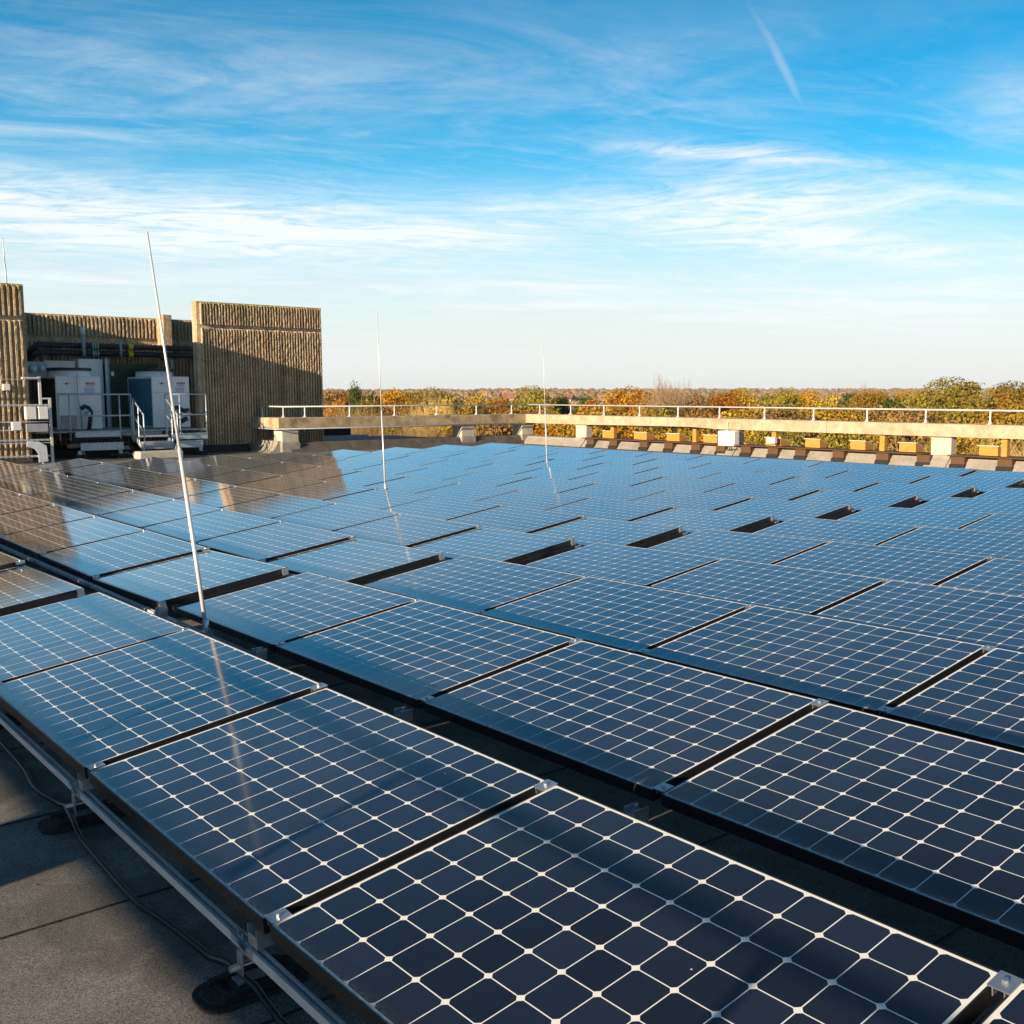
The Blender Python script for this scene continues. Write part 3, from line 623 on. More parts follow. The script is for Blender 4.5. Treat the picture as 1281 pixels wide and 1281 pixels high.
# north parapet: runs along X at the far right of the view
par = thing('roof_parapet', 'long pale concrete parapet with open bays along the far right edge', 'parapet')
segs = [-21.55, -15.3, -8.9, -2.5, 3.9, 10.3, 20]
for k in range(len(segs)-1):
    mb = MB(); beam_x(mb, segs[k]+(.006 if k else 0), segs[k+1]-.006, YN+.12, .36); mb.obj('coping_beam', M['concrete'], par)
mb = MB(); mb.prism([(YN-.36, ZR), (YN-.16, ZR+.2), (YN-.12, .02), (YN+.35, .02), (YN+.35, ZR)], 'x', -21.5, 20); mb.obj('upstand', M['felt'], par)
for x in (-18.6, -12.2, -5.75, .65, 7.05, 13.45):
    mb = MB(); mb.bbox(x-.26, x+.26, YN-.12, YN+.14, .03, BZ0-.004, .012); mb.obj('pillar', M['render'], par)
    mb = MB(); mb.prism([(YN-.42, ZR), (YN-.22, ZR+.2), (YN-.19, .035), (YN-.1, .035), (YN-.1, ZR)], 'x', x-.28, x+.28); mb.obj('pillar_skirt', M['felt'], par)
# west parapet: runs along Y
pw = thing('roof_parapet', 'weathered concrete parapet with open bays from the screen wall to the corner', 'parapet')
def beam_y(mb, y0, y1, xc, half):
    mb.prism([(xc-half, BZ0), (xc+half, BZ0), (xc+half, BZ1-.02), (xc+half-.02, BZ1), (xc-half+.02, BZ1), (xc-half, BZ1-.02)], 'y', y0, y1)
for a, b in ((12.62, 19.45), (19.462, 22.40)):
    mb = MB(); beam_y(mb, a, b, -21.68, .34); mb.obj('coping_beam', M['concrete_side'], pw)
mb = MB(); mb.bbox(-23.19, -22.03, 12.62, 13.3, BZ0, BZ1, .01); mb.obj('return_beam', M['concrete'], pw)
mb = MB(); mb.prism([(-21.30, ZR), (-21.46, .0), (-21.52, .05), (-22.0, .05), (-22.0, ZR)], 'y', 13.0, 22.0); mb.obj('upstand', M['felt_shaded'], pw)
mb = MB(); mb.prism([(12.35, ZR), (12.5, ZR+.06), (12.62, ZR+.22), (12.66, .10), (13.0, .10), (13.0, ZR)], 'x', -22.85, -21.5); mb.obj('return_upstand', M['felt'], pw)
for y0, y1 in ((12.75, 13.28), (19.15, 19.68), (21.70, 22.2)):
    mb = MB(); mb.bbox(-21.95, -21.42, y0, y1, .06, BZ0-.004, .012); mb.obj('pillar', M['render'], pw)
    mb = MB(); mb.bbox(-22.0, -21.37, y0-.03, y1+.03, ZR, .065, .02); mb.obj('pillar_skirt', M['felt'], pw)
# south parapet: unseen behind the camera, added and shaped to shadow the walkway
ps = thing('roof_parapet', 'unseen concrete parapet added behind the walkway to shade the near roof', 'parapet')
mb = MB(); mb.prism([(YS-.34, .55), (YS+.08, .55), (YS+.08, BZ1-.02), (YS+.06, BZ1), (YS-.32, BZ1), (YS-.34, BZ1-.02)], 'x', -21, 20); mb.obj('coping_beam', M['concrete'], ps)
mb = MB(); mb.prism([(YS+.36, ZR), (YS+.16, ZR+.2), (YS+.12, .02), (YS-.35, .02), (YS-.35, ZR)], 'x', -21, 20); mb.obj('upstand', M['felt'], ps)
for x in (-18.0, -11.6, -5.2, 1.0, 3.75, 7.6, 14.0):
    mb = MB(); mb.bbox(x-.26, x+.26, YS-.3, YS+.04, .03, .546, .012); mb.obj('pillar', M['render'], ps)

# handrails of round tube
def handrail(label, pts, posts, lean=(0, 0)):
    t = thing('handrail', label, 'handrail')
    for a, b in zip(pts[:-1], pts[1:]):
        mb = MB(); mb.tube((*a, 1.10), (*b, 1.10), .021, n=10); mb.obj('top_rail', M['steel_white'], t, True)
    for x, y in posts:
        mb = MB(); mb.tube((x+lean[0], y+lean[1], BZ1+.002), (x, y, 1.09), .021, n=8)
        mb.bbox(x+lean[0]-.055, x+lean[0]+.055, y+lean[1]-.055, y+lean[1]+.055, BZ1+.001, BZ1+.014, .003)
        mb.tube((x+lean[0], y+lean[1], BZ1+.012), (x+lean[0], y+lean[1], BZ1+.06), .034, n=8)
        mb.obj('post', M['steel_white'], t)
    return t
xp = [-20.99+i*1.632 for i in range(25)]
handrail('silver tube handrail on top of the far right parapet', [(-21.6, YN+.1), (19.5, YN+.1)], [(x, YN+.1) for x in xp], (0, .0))
handrail('silver tube handrail on the weathered parapet left of the corner', [(-23.15, 12.95), (-21.62, 12.95), (-21.62, 22.05)],
         [(-23.1, 12.95), (-21.7, 12.95)] + [(-21.62, y) for y in (13.6, 15.1, 16.7, 18.3, 19.9, 21.4)])
handrail('silver tube handrail on the unseen added parapet behind the walkway', [(-20.9, YS-.1), (19.5, YS-.1)], [(x, YS-.1) for x in xp])  # out of view, belongs to the added shadow-casting parapet
# conduit along the beam and down the wall
mb = MB(); mb.path([(-21.30, 22.0, .455), (-21.30, 12.56, .455), (-21.9, 12.56, .455), (-22.95, 12.56, .455), (-23.02, 12.50, .43), (-23.04, 12.48, .05), (-23.05, 12.30, -.03), (-23.08, 11.1, -.03)], .022, 8)
tag(mb.obj('conduit', M['galv'], smooth=True), 'grey conduit under the weathered coping, dropping down the screen wall', 'conduit')

# ------------------------------------------------------------------ timber shelf, boxes and feet on the far parapet
tf = thing('timber_shelf', 'brown timber plank with orange posts inside the far right parapet', 'shelf', (0, 0, 0))
for a, b in ((-18.28, -12.52), (-11.88, -6.07), (-5.43, .33)):
    mb = MB(); mb.bbox(a, b, YN-.40, YN+.30, .040, .066, .004); mb.obj('plank', M['wood_dark'], tf)
for x in (-17.1, -13.60, -10.70, -7.34, -4.20):
    mb = MB(); mb.bbox(x-.07, x+.07, YN-.12, YN+.02, .068, BZ0-.003, .004); mb.obj('post', M['wood'], tf)
bx = [(-17.72,-17.22),(-16.28,-15.72),(-14.86,-14.34),(-13.38,-12.86),(-11.10,-10.58),(-9.76,-9.30),(-8.36,-7.92),(-6.95,-6.50),(-4.87,-4.42)]
for i, (a, b) in enumerate(bx):
    t = thing('wooden_box', 'sloping orange timber box on the parapet plank, %s from the left' % nth(i+1), 'box', ((a+b)/2, YN+.16, .068), 'timber boxes on the parapet plank')
    h = (b-a)/2; mb = MB(); mb.prism([(-.12, 0), (-.12, .205), (.22, .10), (.22, 0)], 'x', -h, h); mb.obj('box_body', M['wood'], t)
    mb = MB(); mb.prism([(-.15, .217), (-.15, .232), (.26, .105), (.26, .09)], 'x', -h-.03, h+.03); mb.obj('lid', M['lid'], t)
fxs = [-17.9,-16.83,-15.48,-14.43,-13.34,-12.4,-11.48,-10.55,-9.64,-8.46,-7.18,-6.07,-5.19,-4.06,-2.95]
for i, x in enumerate(fxs):
    t = thing('timber_block', 'stubby brown timber block with black pad under the parapet plank, %s from the left' % nth(i+1), 'timber block', (x, YN-.3, ZR), 'timber blocks under the parapet plank')
    mb = MB(); mb.prism([(-.04, .10), (-.04, .275), (.13, .275), (.13, .10)], 'x', -.17, .17); mb.obj('block', M['wood_dark'], t)
    mb = MB(); mb.prism([(-.09, .004), (-.06, .098), (.14, .098), (.16, .004)], 'x', -.19, .19); mb.obj('pad', M['rubber'], t)
# enclosures and cables
t = thing('electrical_enclosure', 'large white electrical enclosure fixed to the far parapet pillar', 'enclosure', (-12.18, YN-.2, 0))
mb = MB(); mb.bbox(-.30, .30, -.16, .06, .02, .44, .012); mb.obj('cabinet', M['white_plastic'], t)
mb = MB(); mb.bbox(-.28, .28, -.175, -.162, .04, .42, .004); mb.obj('door', M['white_plastic'], t)
mb = MB(); 
for k in range(4): mb.path([(-.1+k*.07, -.05, .018), (-.1+k*.07, -.06, -.06), (-.02+k*.05, -.09, -.11), (.1+k*.04, -.1, -.08), (.3, 0, -.06)], .009, 6)
mb.obj('cable_tails', M['cable'], t, True)
mb = MB(); mb.bbox(-10.83, -10.55, YN-.26, YN-.15, .14, .30, .008); tag(mb.obj('junction_box', M['white_plastic']), 'small white junction box on an orange post of the far parapet', 'junction box')
mb = MB(); mb.path([(-18.0, YN-.27, .47), (-14.6, YN-.27, .50), (-13.6, YN-.27, .505), (-12.9, YN-.28, .48), (-12.5, YN-.29, .445)], .018, 6)
tag(mb.obj('cable', M['cable'], smooth=True), 'dark cable along the underside of the pale coping to the enclosure', 'cable')
mb = MB(); mb.tube((-12.2, YN-.27, .44), (-12.2, YN-.27, .70), .012); tag(mb.obj('conduit', M['steel_white']), 'short white conduit rising from the large white enclosure', 'conduit')
# duct beyond the west parapet
t = thing('duct_housing', 'flat grey metal housing with dark louvre behind the weathered parapet', 'housing', (-25.2, 0, 0))
mb = MB(); mb.bbox(-.4, .4, 15.2, 17.6, -.35, .07, .01); mb.obj('casing', M['unit_grey'], t)
mb = MB(); mb.bbox(-.4, .35, 15.2, 16.95, .075, .32, .01); mb.obj('louvre', M['dark'], t)

# ------------------------------------------------------------------ plant equipment
def cooling_unit(label, x0, x1, y0, y1, z0, z1, coil):
    t = thing('cooling_unit', label, 'cooling unit', (x1, y0, z0), 'white cooling units on the steel platform')
    X0, H, Y1 = x0-x1, z1-z0, y1-y0
    mb = MB(); mb.bbox(X0, 0, 0, Y1, 0, H, .015); mb.obj('casing', M['unit_white'], t)
    c = MB(); c.bbox(X0+coil[0], X0+coil[1], -.012, -.001, .05, H-.06, .003); c.obj('coil', M['coil'] if coil[2] else M['dark'], t)
    # panel joints
    j = MB()
    for yy in (Y1*.52,): j.box(.001, .004, yy-.006, yy+.006, .05, H-.02)
    j.box(.001, .004, .02, Y1-.02, H*.68, H*.68+.010); j.obj('panel_joint', M['unit_grey'], t)
    s = MB(); n = 28; cx, cy, r = X0/2, Y1/2, min(-X0, Y1)*.47; sx = 1.25
    i0 = len(s.v)
    for z, rr in ((H+.001, r), (H+.16, r*.97), (H+.16, r*.88), (H+.02, r*.86)):
        for k in range(n): a = 2*math.pi*k/n; s.v.append((cx+rr*sx*math.cos(a), cy+rr*math.sin(a), z))
    for q in range(3):
        for k in range(n): k2 = (k+1) % n; s.f.append((i0+q*n+k, i0+q*n+k2, i0+(q+1)*n+k2, i0+(q+1)*n+k))
    s.obj('fan_shroud', M['unit_white'], t, True)
    g = MB()
    for k in range(-6, 7):
        yy = cy+k*r/7; l = sx*math.sqrt(max(0, (r*.95)**2-(yy-cy)**2)); g.tube((cx-l, yy, H+.185), (cx+l, yy, H+.185), .012, n=5)
    for k in range(n):
        a = 2*math.pi*k/n; b = 2*math.pi*(k+1)/n; g.tube((cx+r*sx*math.cos(a), cy+r*math.sin(a), H+.20), (cx+r*sx*math.cos(b), cy+r*math.sin(b), H+.20), .04, n=5, caps=False)
    g.obj('fan_guard', M['black'], t)
    lg = MB(); lg.poly([(.003, .18, H-.20), (.003, .28, H-.215), (.003, .38, H-.2), (.003, .28, H-.19)]); lg.box(.002, .005, .27, .29, H-.23, H-.16); lg.obj('emblem', M['dark'], t)
    rr = MB(); rnd = random.Random(3)
    for k in range(6): rr.box(.002, .006, Y1*.66+k*.042, Y1*.66+k*.042+.028, H-.22, H-.16)
    for k in range(5): rr.box(.002, .006, Y1*.67+k*.042, Y1*.67+k*.042+.02, H-.27, H-.24)
    rr.obj('lettering', M['red'], t)
    st = MB(); st.box(.002, .006, Y1*.62, Y1*.86, H-.45, H-.30); st.obj('data_plate', M['paleblue'], t)
    return t
cooling_unit('white cooling unit with round top fan, nearer the ribbed tower', -24.65, -23.0, 7.06, 8.22, .52, 1.95, (.03, 1.62, 0))
cooling_unit('white cooling unit with blue finned coil, beside the ribbed screen wall', -25.6, -23.0, 9.61, 10.68, .52, 1.97, (.70, 2.57, 1))
def flex(pts, r, name, m, label, cat):
    mb = MB(); mb.path(pts, r, 10); tag(mb.obj(name, m, smooth=True), label, cat)
flex([(-22.93, 7.62, 2.0), (-22.9, 7.6, 1.9), (-22.9, 7.62, 1.3), (-22.88, 7.66, 1.05), (-22.9, 7.66, .55)], .028, 'flexible_conduit', M['alu_dull'], 'ribbed flexible conduit hanging down the front of the left cooling unit', 'conduit')
t = thing('pump_valve', 'black lagged valve with steel collar on the left cooling unit front', 'valve', (-22.86, 7.72, 1.02))
mb = MB(); mb.path([(.05, -.1, .05), (.06, 0, .13), (.06, .1, .08), (.06, .16, -.02), (.05, .14, -.15), (.0, .1, -.5)], .055, 10); mb.obj('lagged_bend', M['pipe'], t, True)
mb = MB(); mb.tube((.08, .02, -.08), (.08, .12, -.08), .06, n=14); mb.obj('collar', M['alu'], t, True)
t = thing('pump_valve', 'cluster of black pipes and valves at the right end of the coil unit', 'valve', (-22.8, 10.4, .9))
mb = MB(); mb.path([(0, -.3, .15), (0, -.15, .2), (.02, 0, .1), (.02, .15, .12)], .06, 10); mb.path([(0, -.3, -.15), (0, -.1, -.22), (.02, .1, -.12)], .07, 10); mb.obj('lagged_bend', M['pipe'], t, True)
mb = MB(); mb.tube((.05, .0, .0), (.05, .2, .0), .05, n=12); mb.tube((.05, .1, .0), (.05, .1, .16), .02, n=8); mb.obj('collar', M['alu'], t, True)
# cabinets
mb = MB(); mb.bbox(-25.6, -25.0, 8.25, 8.93, .4, 2.48, .015); tag(mb.obj('tall_cabinet', M['white_plastic']), 'tall white cabinet standing behind the left cooling unit', 'cabinet')
mb = MB(); mb.bbox(-25.7, -25.1, 7.3, 8.20, .4, 2.42, .015); tag(mb.obj('louvred_cabinet', M['lid']), 'cream cabinet behind the fan of the left cooling unit', 'cabinet')
t = thing('green_cabinet', 'dark green metal cabinet between the two cooling units', 'cabinet', (-25, 9.05, .45))
mb = MB(); mb.bbox(-.8, 0, 0, 1.5, 0, 1.92, .015); mb.obj('casing', M['greenbox'], t)
mb = MB(); mb.box(.002, .008, .1, .18, 1.55, 1.68); mb.obj('notice', M['white_plastic'], t)
mb = MB(); mb.box(.001, .006, .745, .755, .05, 1.87); mb.obj('door_gap', M['dark'], t)
t = thing('control_box', 'small grey pump and control box above the left cooling unit', 'control box', (-24.0, 6.75, 1.9))
mb = MB(); mb.bbox(-.2, .2, -.2, .35, 0, .45, .02); mb.obj('casing', M['unit_grey'], t)
mb = MB(); mb.tube((.2, -.05, .25), (.42, -.05, .25), .09, n=14); mb.tube((.2, .18, .25), (.36, .18, .25), .07, n=14); mb.obj('motor', M['teal'], t, True)
# pipes on the rear wall
for z, lab in ((2.90, 'upper'), (2.68, 'lower')):
    t = thing('insulated_pipe', '%s black lagged pipe running along the rear ribbed wall' % lab, 'pipe', (-26.0, 0, z), 'black pipes on the rear wall')
    mb = MB(); mb.path([(-.25, 7.2, -.35), (-.1, 7.3, -.15), (0, 7.45, 0), (0, 7.6, 0), (0, 12.2, 0)], .082, 12); mb.obj('pipe_run', M['pipe'], t, True)
    for y in (8.95, 9.02, 9.09): 
        mb = MB(); mb.tube((0, y, 0), (0, y+.035, 0), .089, n=14); mb.obj('band', M['teal'], t, True)
    mb = MB(); mb.tube((0, 10.0, 0), (0, 10.14, 0), .089, n=14); mb.obj('tape', M['yellow'], t, True)
    for y in (8.1, 9.8, 11.6):
        mb = MB(); mb.box(-.45, .1, y, y+.04, -.11, -.085); mb.obj('bracket', M['galv'], t)
t = thing('vent_pipe', 'white-capped vent pipe standing in front of the black pipes', 'vent', (-25.85, 8.67, 2.6))
mb = MB(); mb.tube((0, 0, 0), (0, 0, .66), .05, n=10); mb.obj('stack', M['unit_grey'], t, True)
mb = MB(); mb.tube((0, 0, .62), (0, 0, .84), .068, n=12); mb.obj('cap', M['white_plastic'], t, True)
t = thing('vent_pipe', 'short grey vent pipe near the yellow tape on the black pipes', 'vent', (-25.85, 9.74, 2.6))
mb = MB(); mb.tube((0, 0, 0), (0, 0, .5), .035, n=10); mb.obj('stack', M['unit_grey'], t, True)
M['rust'] = noise_mat('rusty_grey_steel', (.20,.19,.19), (.30,.29,.28), 14, .6, c3=(.22,.10,.04), c3scale=6, c3lo=.5, c3hi=.62)
t = thing('louvre_panel', 'grey louvred air grille below the left cooling unit casing', 'grille', (-22.99, 7.1, .56))
for k in range(7):
    mb = MB(); mb.prism([(.0, k*.05), (.03, k*.05-.02), (.034, k*.05-.015), (.0, k*.05+.008)], 'y', 0, .45); mb.obj('slat', M['unit_grey'], t)
flex([(-22.3, 6.9, .30), (-22.25, 7.6, .27), (-22.3, 8.4, .31), (-22.3, 9.0, .28)], .05, 'drain_pipe', M['pipe'], 'black drain pipe lying under the platform beams', 'pipe')
flex([(-22.2, 7.05, .10), (-22.2, 7.4, .12), (-22.15, 7.42, -.1), (-22.15, 7.42, -.2)], .07, 'down_pipe', M['rust'], 'stubby grey pipe dropping beside the lower left platform beam', 'pipe')
flex([(-21.95, 8.45, .22), (-21.95, 8.6, .05), (-21.95, 8.66, .04), (-21.95, 8.72, -.18)], .022, 'hose', M['cable'], 'thin black hose looping below the guard rail beside the steps', 'hose')
for y, z, lab in ((8.48, .02, 'upper grey junction of pipes left of the steps'), (8.44, -.16, 'lower dark pump block left of the steps')):
    mb = MB(); mb.bbox(-22.2, -22.0, y-.1, y+.14, z-.05, z+.07, .02); mb.tube((-22.1, y-.3, z), (-22.1, y+.25, z), .03, n=8); tag(mb.obj('pump_block', M['rust']), lab, 'pump')
flex([(-23.9, 7.0, 2.25), (-23.9, 7.0, 2.55), (-25.0, 7.1, 2.6), (-25.95, 7.4, 2.66)], .045, 'feed_pipe', M['pipe'], 'black feed pipe from the control box up to the wall pipes', 'pipe')
flex([(-24.0, 10.2, 2.1), (-24.4, 10.6, 2.3), (-25.2, 10.9, 2.45), (-26.0, 10.9, 2.66)], .05, 'feed_pipe', M['pipe'], 'black feed pipe rising behind the blue coil unit', 'pipe')
for k, (y, lab) in enumerate(((8.95, 'narrow grey tray upright right of the tall white cabinet'), (10.85, 'narrow grey tray upright left of the screen wall'))):
    mb = MB(); mb.box(-24.9, -24.86, y, y+.08, .5, 2.5); mb.box(-24.88, -24.80, y-.01, y, .5, 2.5); mb.box(-24.88, -24.80, y+.08, y+.09, .5, 2.5); tag(mb.obj('cable_tray', M['galv']), lab, 'cable tray')
# steel platform
pf = thing('steel_platform', 'grey steel platform carrying the cooling units', 'platform')
def ibeam(y0, y1, x, z0, z1, nm='beam'):
    mb = MB(); w = .08
    mb.box(x-w, x+w, y0, y1, z1-.02, z1); mb.box(x-w, x+w, y0, y1, z0, z0+.02); mb.box(x+w-.05, x+w-.03, y0, y1, z0+.021, z1-.021); mb.obj(nm, M['galv'], pf)
ibeam(7.2, 8.35, -22.0, .34, .49); ibeam(7.32, 8.42, -22.0, -.01, .19); ibeam(9.85, 10.6, -22.0, -.02, .18); ibeam(9.72, 10.75, -22.0, .22, .385)
ibeam(8.45, 9.6, -22.4, .34, .46)
mb = MB(); mb.box(-25.8, -22.12, 6.3, 10.8, .46, .5); mb.obj('deck', M['unit_grey'], pf)
for y in (7.25, 8.3, 9.75, 10.5):
    mb = MB(); mb.box(-22.05, -21.97, y, y+.09, ZR+.12, -.02); mb.obj('leg', M['galv'], pf)
    mb = MB(); mb.bbox(-22.2, -21.8, y-.12, y+.2, ZR, ZR+.12, .02); mb.obj('foot_block', M['rubber'], pf)
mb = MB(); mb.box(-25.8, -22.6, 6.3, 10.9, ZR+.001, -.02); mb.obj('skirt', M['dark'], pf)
def fence(label, ys, x, z0, zt, zm):
    t = thing('guard_rail', label, 'guard rail')
    for z, nm in ((zt, 'top_rail'), (zm, 'mid_rail')):
        mb = MB(); mb.tube((x, ys[0], z), (x, ys[-1], z), .022, n=8); mb.obj(nm, M['galv'], t, True)
    for y in ys:
        mb = MB(); mb.tube((x, y, z0), (x, y, zt+.02), .02, n=8); mb.obj('post', M['galv'], t, True)
fence('grey guard rail in front of the left cooling unit', [6.84, 7.10, 8.37, 8.67], -22.0, .25, 1.465, .9)
fence('grey guard rail at the right end of the coil unit', [9.60, 10.0, 10.75], -22.0, .2, 1.465, .9)
def stair_rail(label, y):
    t = thing('stair_rail', label, 'stair rail', (0, y, 0))
    mb = MB(); mb.path([(-22.0, 0, 1.35), (-21.2, 0, .92), (-21.2, 0, .05)], .022, 8); mb.obj('rail', M['galv'], t, True)
    mb = MB(); mb.tube((-22.0, 0, .9), (-21.25, 0, .48), .016, n=6); mb.tube((-21.6, 0, 1.12), (-21.6, 0, .15), .016, n=6); mb.tube((-22.0, 0, 1.36), (-22.0, 0, .2), .02, n=6); mb.obj('baluster', M['galv'], t)
stair_rail('sloping grey stair rail left of the steps', 8.72); stair_rail('sloping grey stair rail right of the steps', 9.62)
t = thing('steel_steps', 'grey steel steps up to the platform behind the concrete step', 'steps', (0, 0, 0))
for x, z in ((-21.6, .20), (-21.95, .36)):
    mb = MB(); mb.box(x-.17, x+.17, 8.76, 9.58, z-.05, z); mb.obj('tread', M['galv'], t)
mb = MB(); mb.box(-21.45, -21.43, 8.76, 9.58, .0, .148); mb.obj('riser', M['unit_grey'], t)
for y in (8.73, 9.60):
    mb = MB(); mb.prism([(-21.3, -.05), (-21.3, .06), (-22.1, .44), (-22.1, .3)], 'y', y-.015, y+.015); mb.obj('stringer', M['galv'], t)
mb = MB(); mb.bbox(-21.3, -20.75, 8.42, 9.58, ZR, -.03, .03); tag(mb.obj('concrete_step', M['step']), 'pale concrete block step at the foot of the steel steps', 'step')
# cable tray rack against the tower
rk = thing('cable_tray_rack', 'white painted rack of cable trays in front of the ribbed tower', 'rack', (-20.8, 0, 0))
for z, h in ((1.83, .018), (1.205, .046), (.80, .026), (.60, .024), (.35, .046), (.28, .02), (-.045, .046)):
    mb = MB(); mb.box(-.02, .02, 2.5, 6.26 if z < 1.5 else 6.1, z-h/2, z+h/2)
    if h > .045:
        for k in range(30): mb.box(.021, .027, 2.6+k*.12, 2.66+k*.12, z-h*.25, z+h*.25)
    mb.obj('tray', M['rack'], rk)
mb = MB(); mb.box(-.025, .025, 6.07, 6.13, 1.2, 1.9); mb.obj('post', M['steel_white'], rk)
mb = MB(); mb.box(-.024, .024, 6.135, 6.34, 1.345, 1.385); mb.obj('bracket', M['steel_white'], rk)
mb = MB(); mb.box(-.025, .025, 6.28, 6.34, ZR, 1.344); mb.obj('post', M['steel_white'], rk)
mb = MB(); mb.prism([(5.75, .33), (6.0, .31), (6.17, .2), (6.19, -.18), (5.98, -.2), (5.98, .0), (5.9, .13), (5.72, .2)], 'x', .03, .07); mb.obj('tray_bend', M['alu_dull'], rk)
mb = MB(); mb.tube((0, 6.1, ZR), (0, 6.1, -.1), .03); mb.obj('foot', M['galv'], rk)
for y0, y1, z0, z1, nm, m, lab in ((5.71, 5.95, .86, 1.17, 'junction_box', 'white_plastic', 'left of the two white junction boxes on the cable rack'), (6.0, 6.22, .86, 1.17, 'junction_box', 'white_plastic', 'right of the two white junction boxes on the cable rack'),
        (5.70, 6.2, .55, .75, 'trunking_box', 'unit_grey', 'long grey trunking box under the two white junction boxes'), (5.40, 5.6, .60, .80, 'junction_box', 'white_plastic', 'small cream box low on the cable rack, left of the grey one')):
    mb = MB(); mb.bbox(-20.77, -20.62, y0, y1, z0, z1, .01); tag(mb.obj(nm, M[m]), lab, 'box')
mb = MB(); mb.bbox(-21.24, -21.12, 5.36, 5.52, 1.56, 1.72, .01); tag(mb.obj('light_sensor', M['white_plastic']), 'small square white sensor high on the ribbed tower', 'sensor')
mb = MB(); mb.bbox(-20.85, -20.7, 5.7, 6.08, 1.845, 1.885, .005); tag(mb.obj('lamp_batten', M['steel_white']), 'short white batten on the top tray of the cable rack', 'batten')

# ------------------------------------------------------------------ lightning rods
def rod(label, base, top, r=.013, foot=True):
    t = thing('lightning_rod', label, 'lightning rod', base)
    d = Vector(top)-Vector(base); mb = MB(); mb.tube((0, 0, 0), d*.45, r, r, 10); mb.tube(d*.45, d, r*.72, r*.5, 10); mb.obj('rod', M['rod'], t, True)
    if foot:
        mb = MB(); mb.bbox(-.04, .04, -.03, .03, -.03, .02, .004); mb.tube((0, 0, 0), d*.03, .024, n=10); mb.tube((-.05, 0, .03), (.05, 0, .03), .012, n=6); mb.obj('clamp', M['alu'], t)
rod('tall leaning white lightning rod between the two nearest panel rows', (.69, 1.50, -.09), (-.094, 1.50, 2.60), .0135)
rod('slim white lightning rod left of the centre among the panels', (-6.85, 7.42, .0), (-7.00, 7.42, 2.72), .012)
rod('slim white lightning rod right of the centre among the panels', (-9.85, 13.2, .0), (-9.98, 13.2, 2.62), .012)
rod('short white lightning rod on top of the ribbed tower', (-22.0, 5.78, 4.16), (-22.02, 5.75, 5.34), .02, False)

# ------------------------------------------------------------------ solar panels
TILT, GAP, GB = 0.1407, 0.0427, 0.3448
ROWY = [0, 1.5521, 3.0675] + [3.0675+1.5563*i for i in range(1, 9)]
DX = [0.016, 0.003, -0.02, -0.014, -0.019, -0.002, 0.003, 0.023, 0.021, 0.011, -0.022]
ZRr = [0.007, 0.0, 0.004, -0.007, -0.004, -0.003, 0.006, 0, 0, 0, 0]
ZLr = [0.007, 0.004, -0.003, -0.012, -0.013, -0.005, 0.005, 0.011, 0.01, 0.009, -0.017]
def hR(x, y): return .0064*x - .0252*y + .0025*min(x, 5)*y - .0001*x*x + .002*y*y
def hL(x, y): return -.0435 - .0032*x - .0197*y + .0007*x*y + .0003*x*x + .0016*y*y
def panel_meshes():
    f = MB(); T = .046; rim = .0045; e = .0016
    for (x0, x1, y0, y1) in ((0, PL, 0, rim), (0, PL, PW-rim, PW), (0, rim, rim, PW-rim), (PL-rim, PL, rim, PW-rim)):
        f.box(x0, x1, y0, y1, -T, e)
    for (x0, x1, y0, y1) in ((rim, PL-rim, rim, .032), (rim, PL-rim, PW-.032, PW-rim)): f.box(x0, x1, y0, y1, -T, -T+.002)
    frame = f.mesh('frame', M['black'])
    g = MB(); g.box(rim-.001, PL-rim+.001, rim-.001, PW-rim+.001, -.006, 0); glass = g.mesh('laminate', M['cells'])
    c = MB()   # U-shaped mid clamp spanning the gap to the next panel
    def clamp(y0, y1):
        c.box(PL-.006, PL+.0427+.006, y0, y1, .0022, .0046)
        c.box(PL+.006, PL+.009, y0, y1, -.018, .0020); c.box(PL+.034, PL+.037, y0, y1, -.018, .0020)
        c.tube((PL+.0215, (y0+y1)/2, .005), (PL+.0215, (y0+y1)/2, .012), .008, n=6)
    clamp(.010, .068); low = c.mesh('clamp', M['alu'])
    c = MB(); clamp(PW-.062, PW+.004); high = c.mesh('clamp', M['alu'])
    b = MB(); b.box(PL+.004, PL+.038, .09, PW+.02, -.10, -.052); bar = b.mesh('support_bar', M['black'])
    endc = []
    for y0, y1, y2, y3 in ((PW-.05, PW-.005, PW-.03, PW+.035), (.0, .05, -.05, .03)):
        e_ = MB(); e_.box(PL+.001, PL+.02, y0, y1, -.062, -.001); e_.box(PL+.001, PL+.05, y2, y3, -.085, -.0625); endc.append(e_.mesh('end_bracket', M['alu']))
    return frame, glass, low, high, bar, endc
FR, GL, CLo, CHi, BAR, ENDC = panel_meshes()
rowname = ['nearest row','second row','third row','fourth row','fifth row','sixth row','seventh row','eighth row','ninth row','tenth row','farthest row']
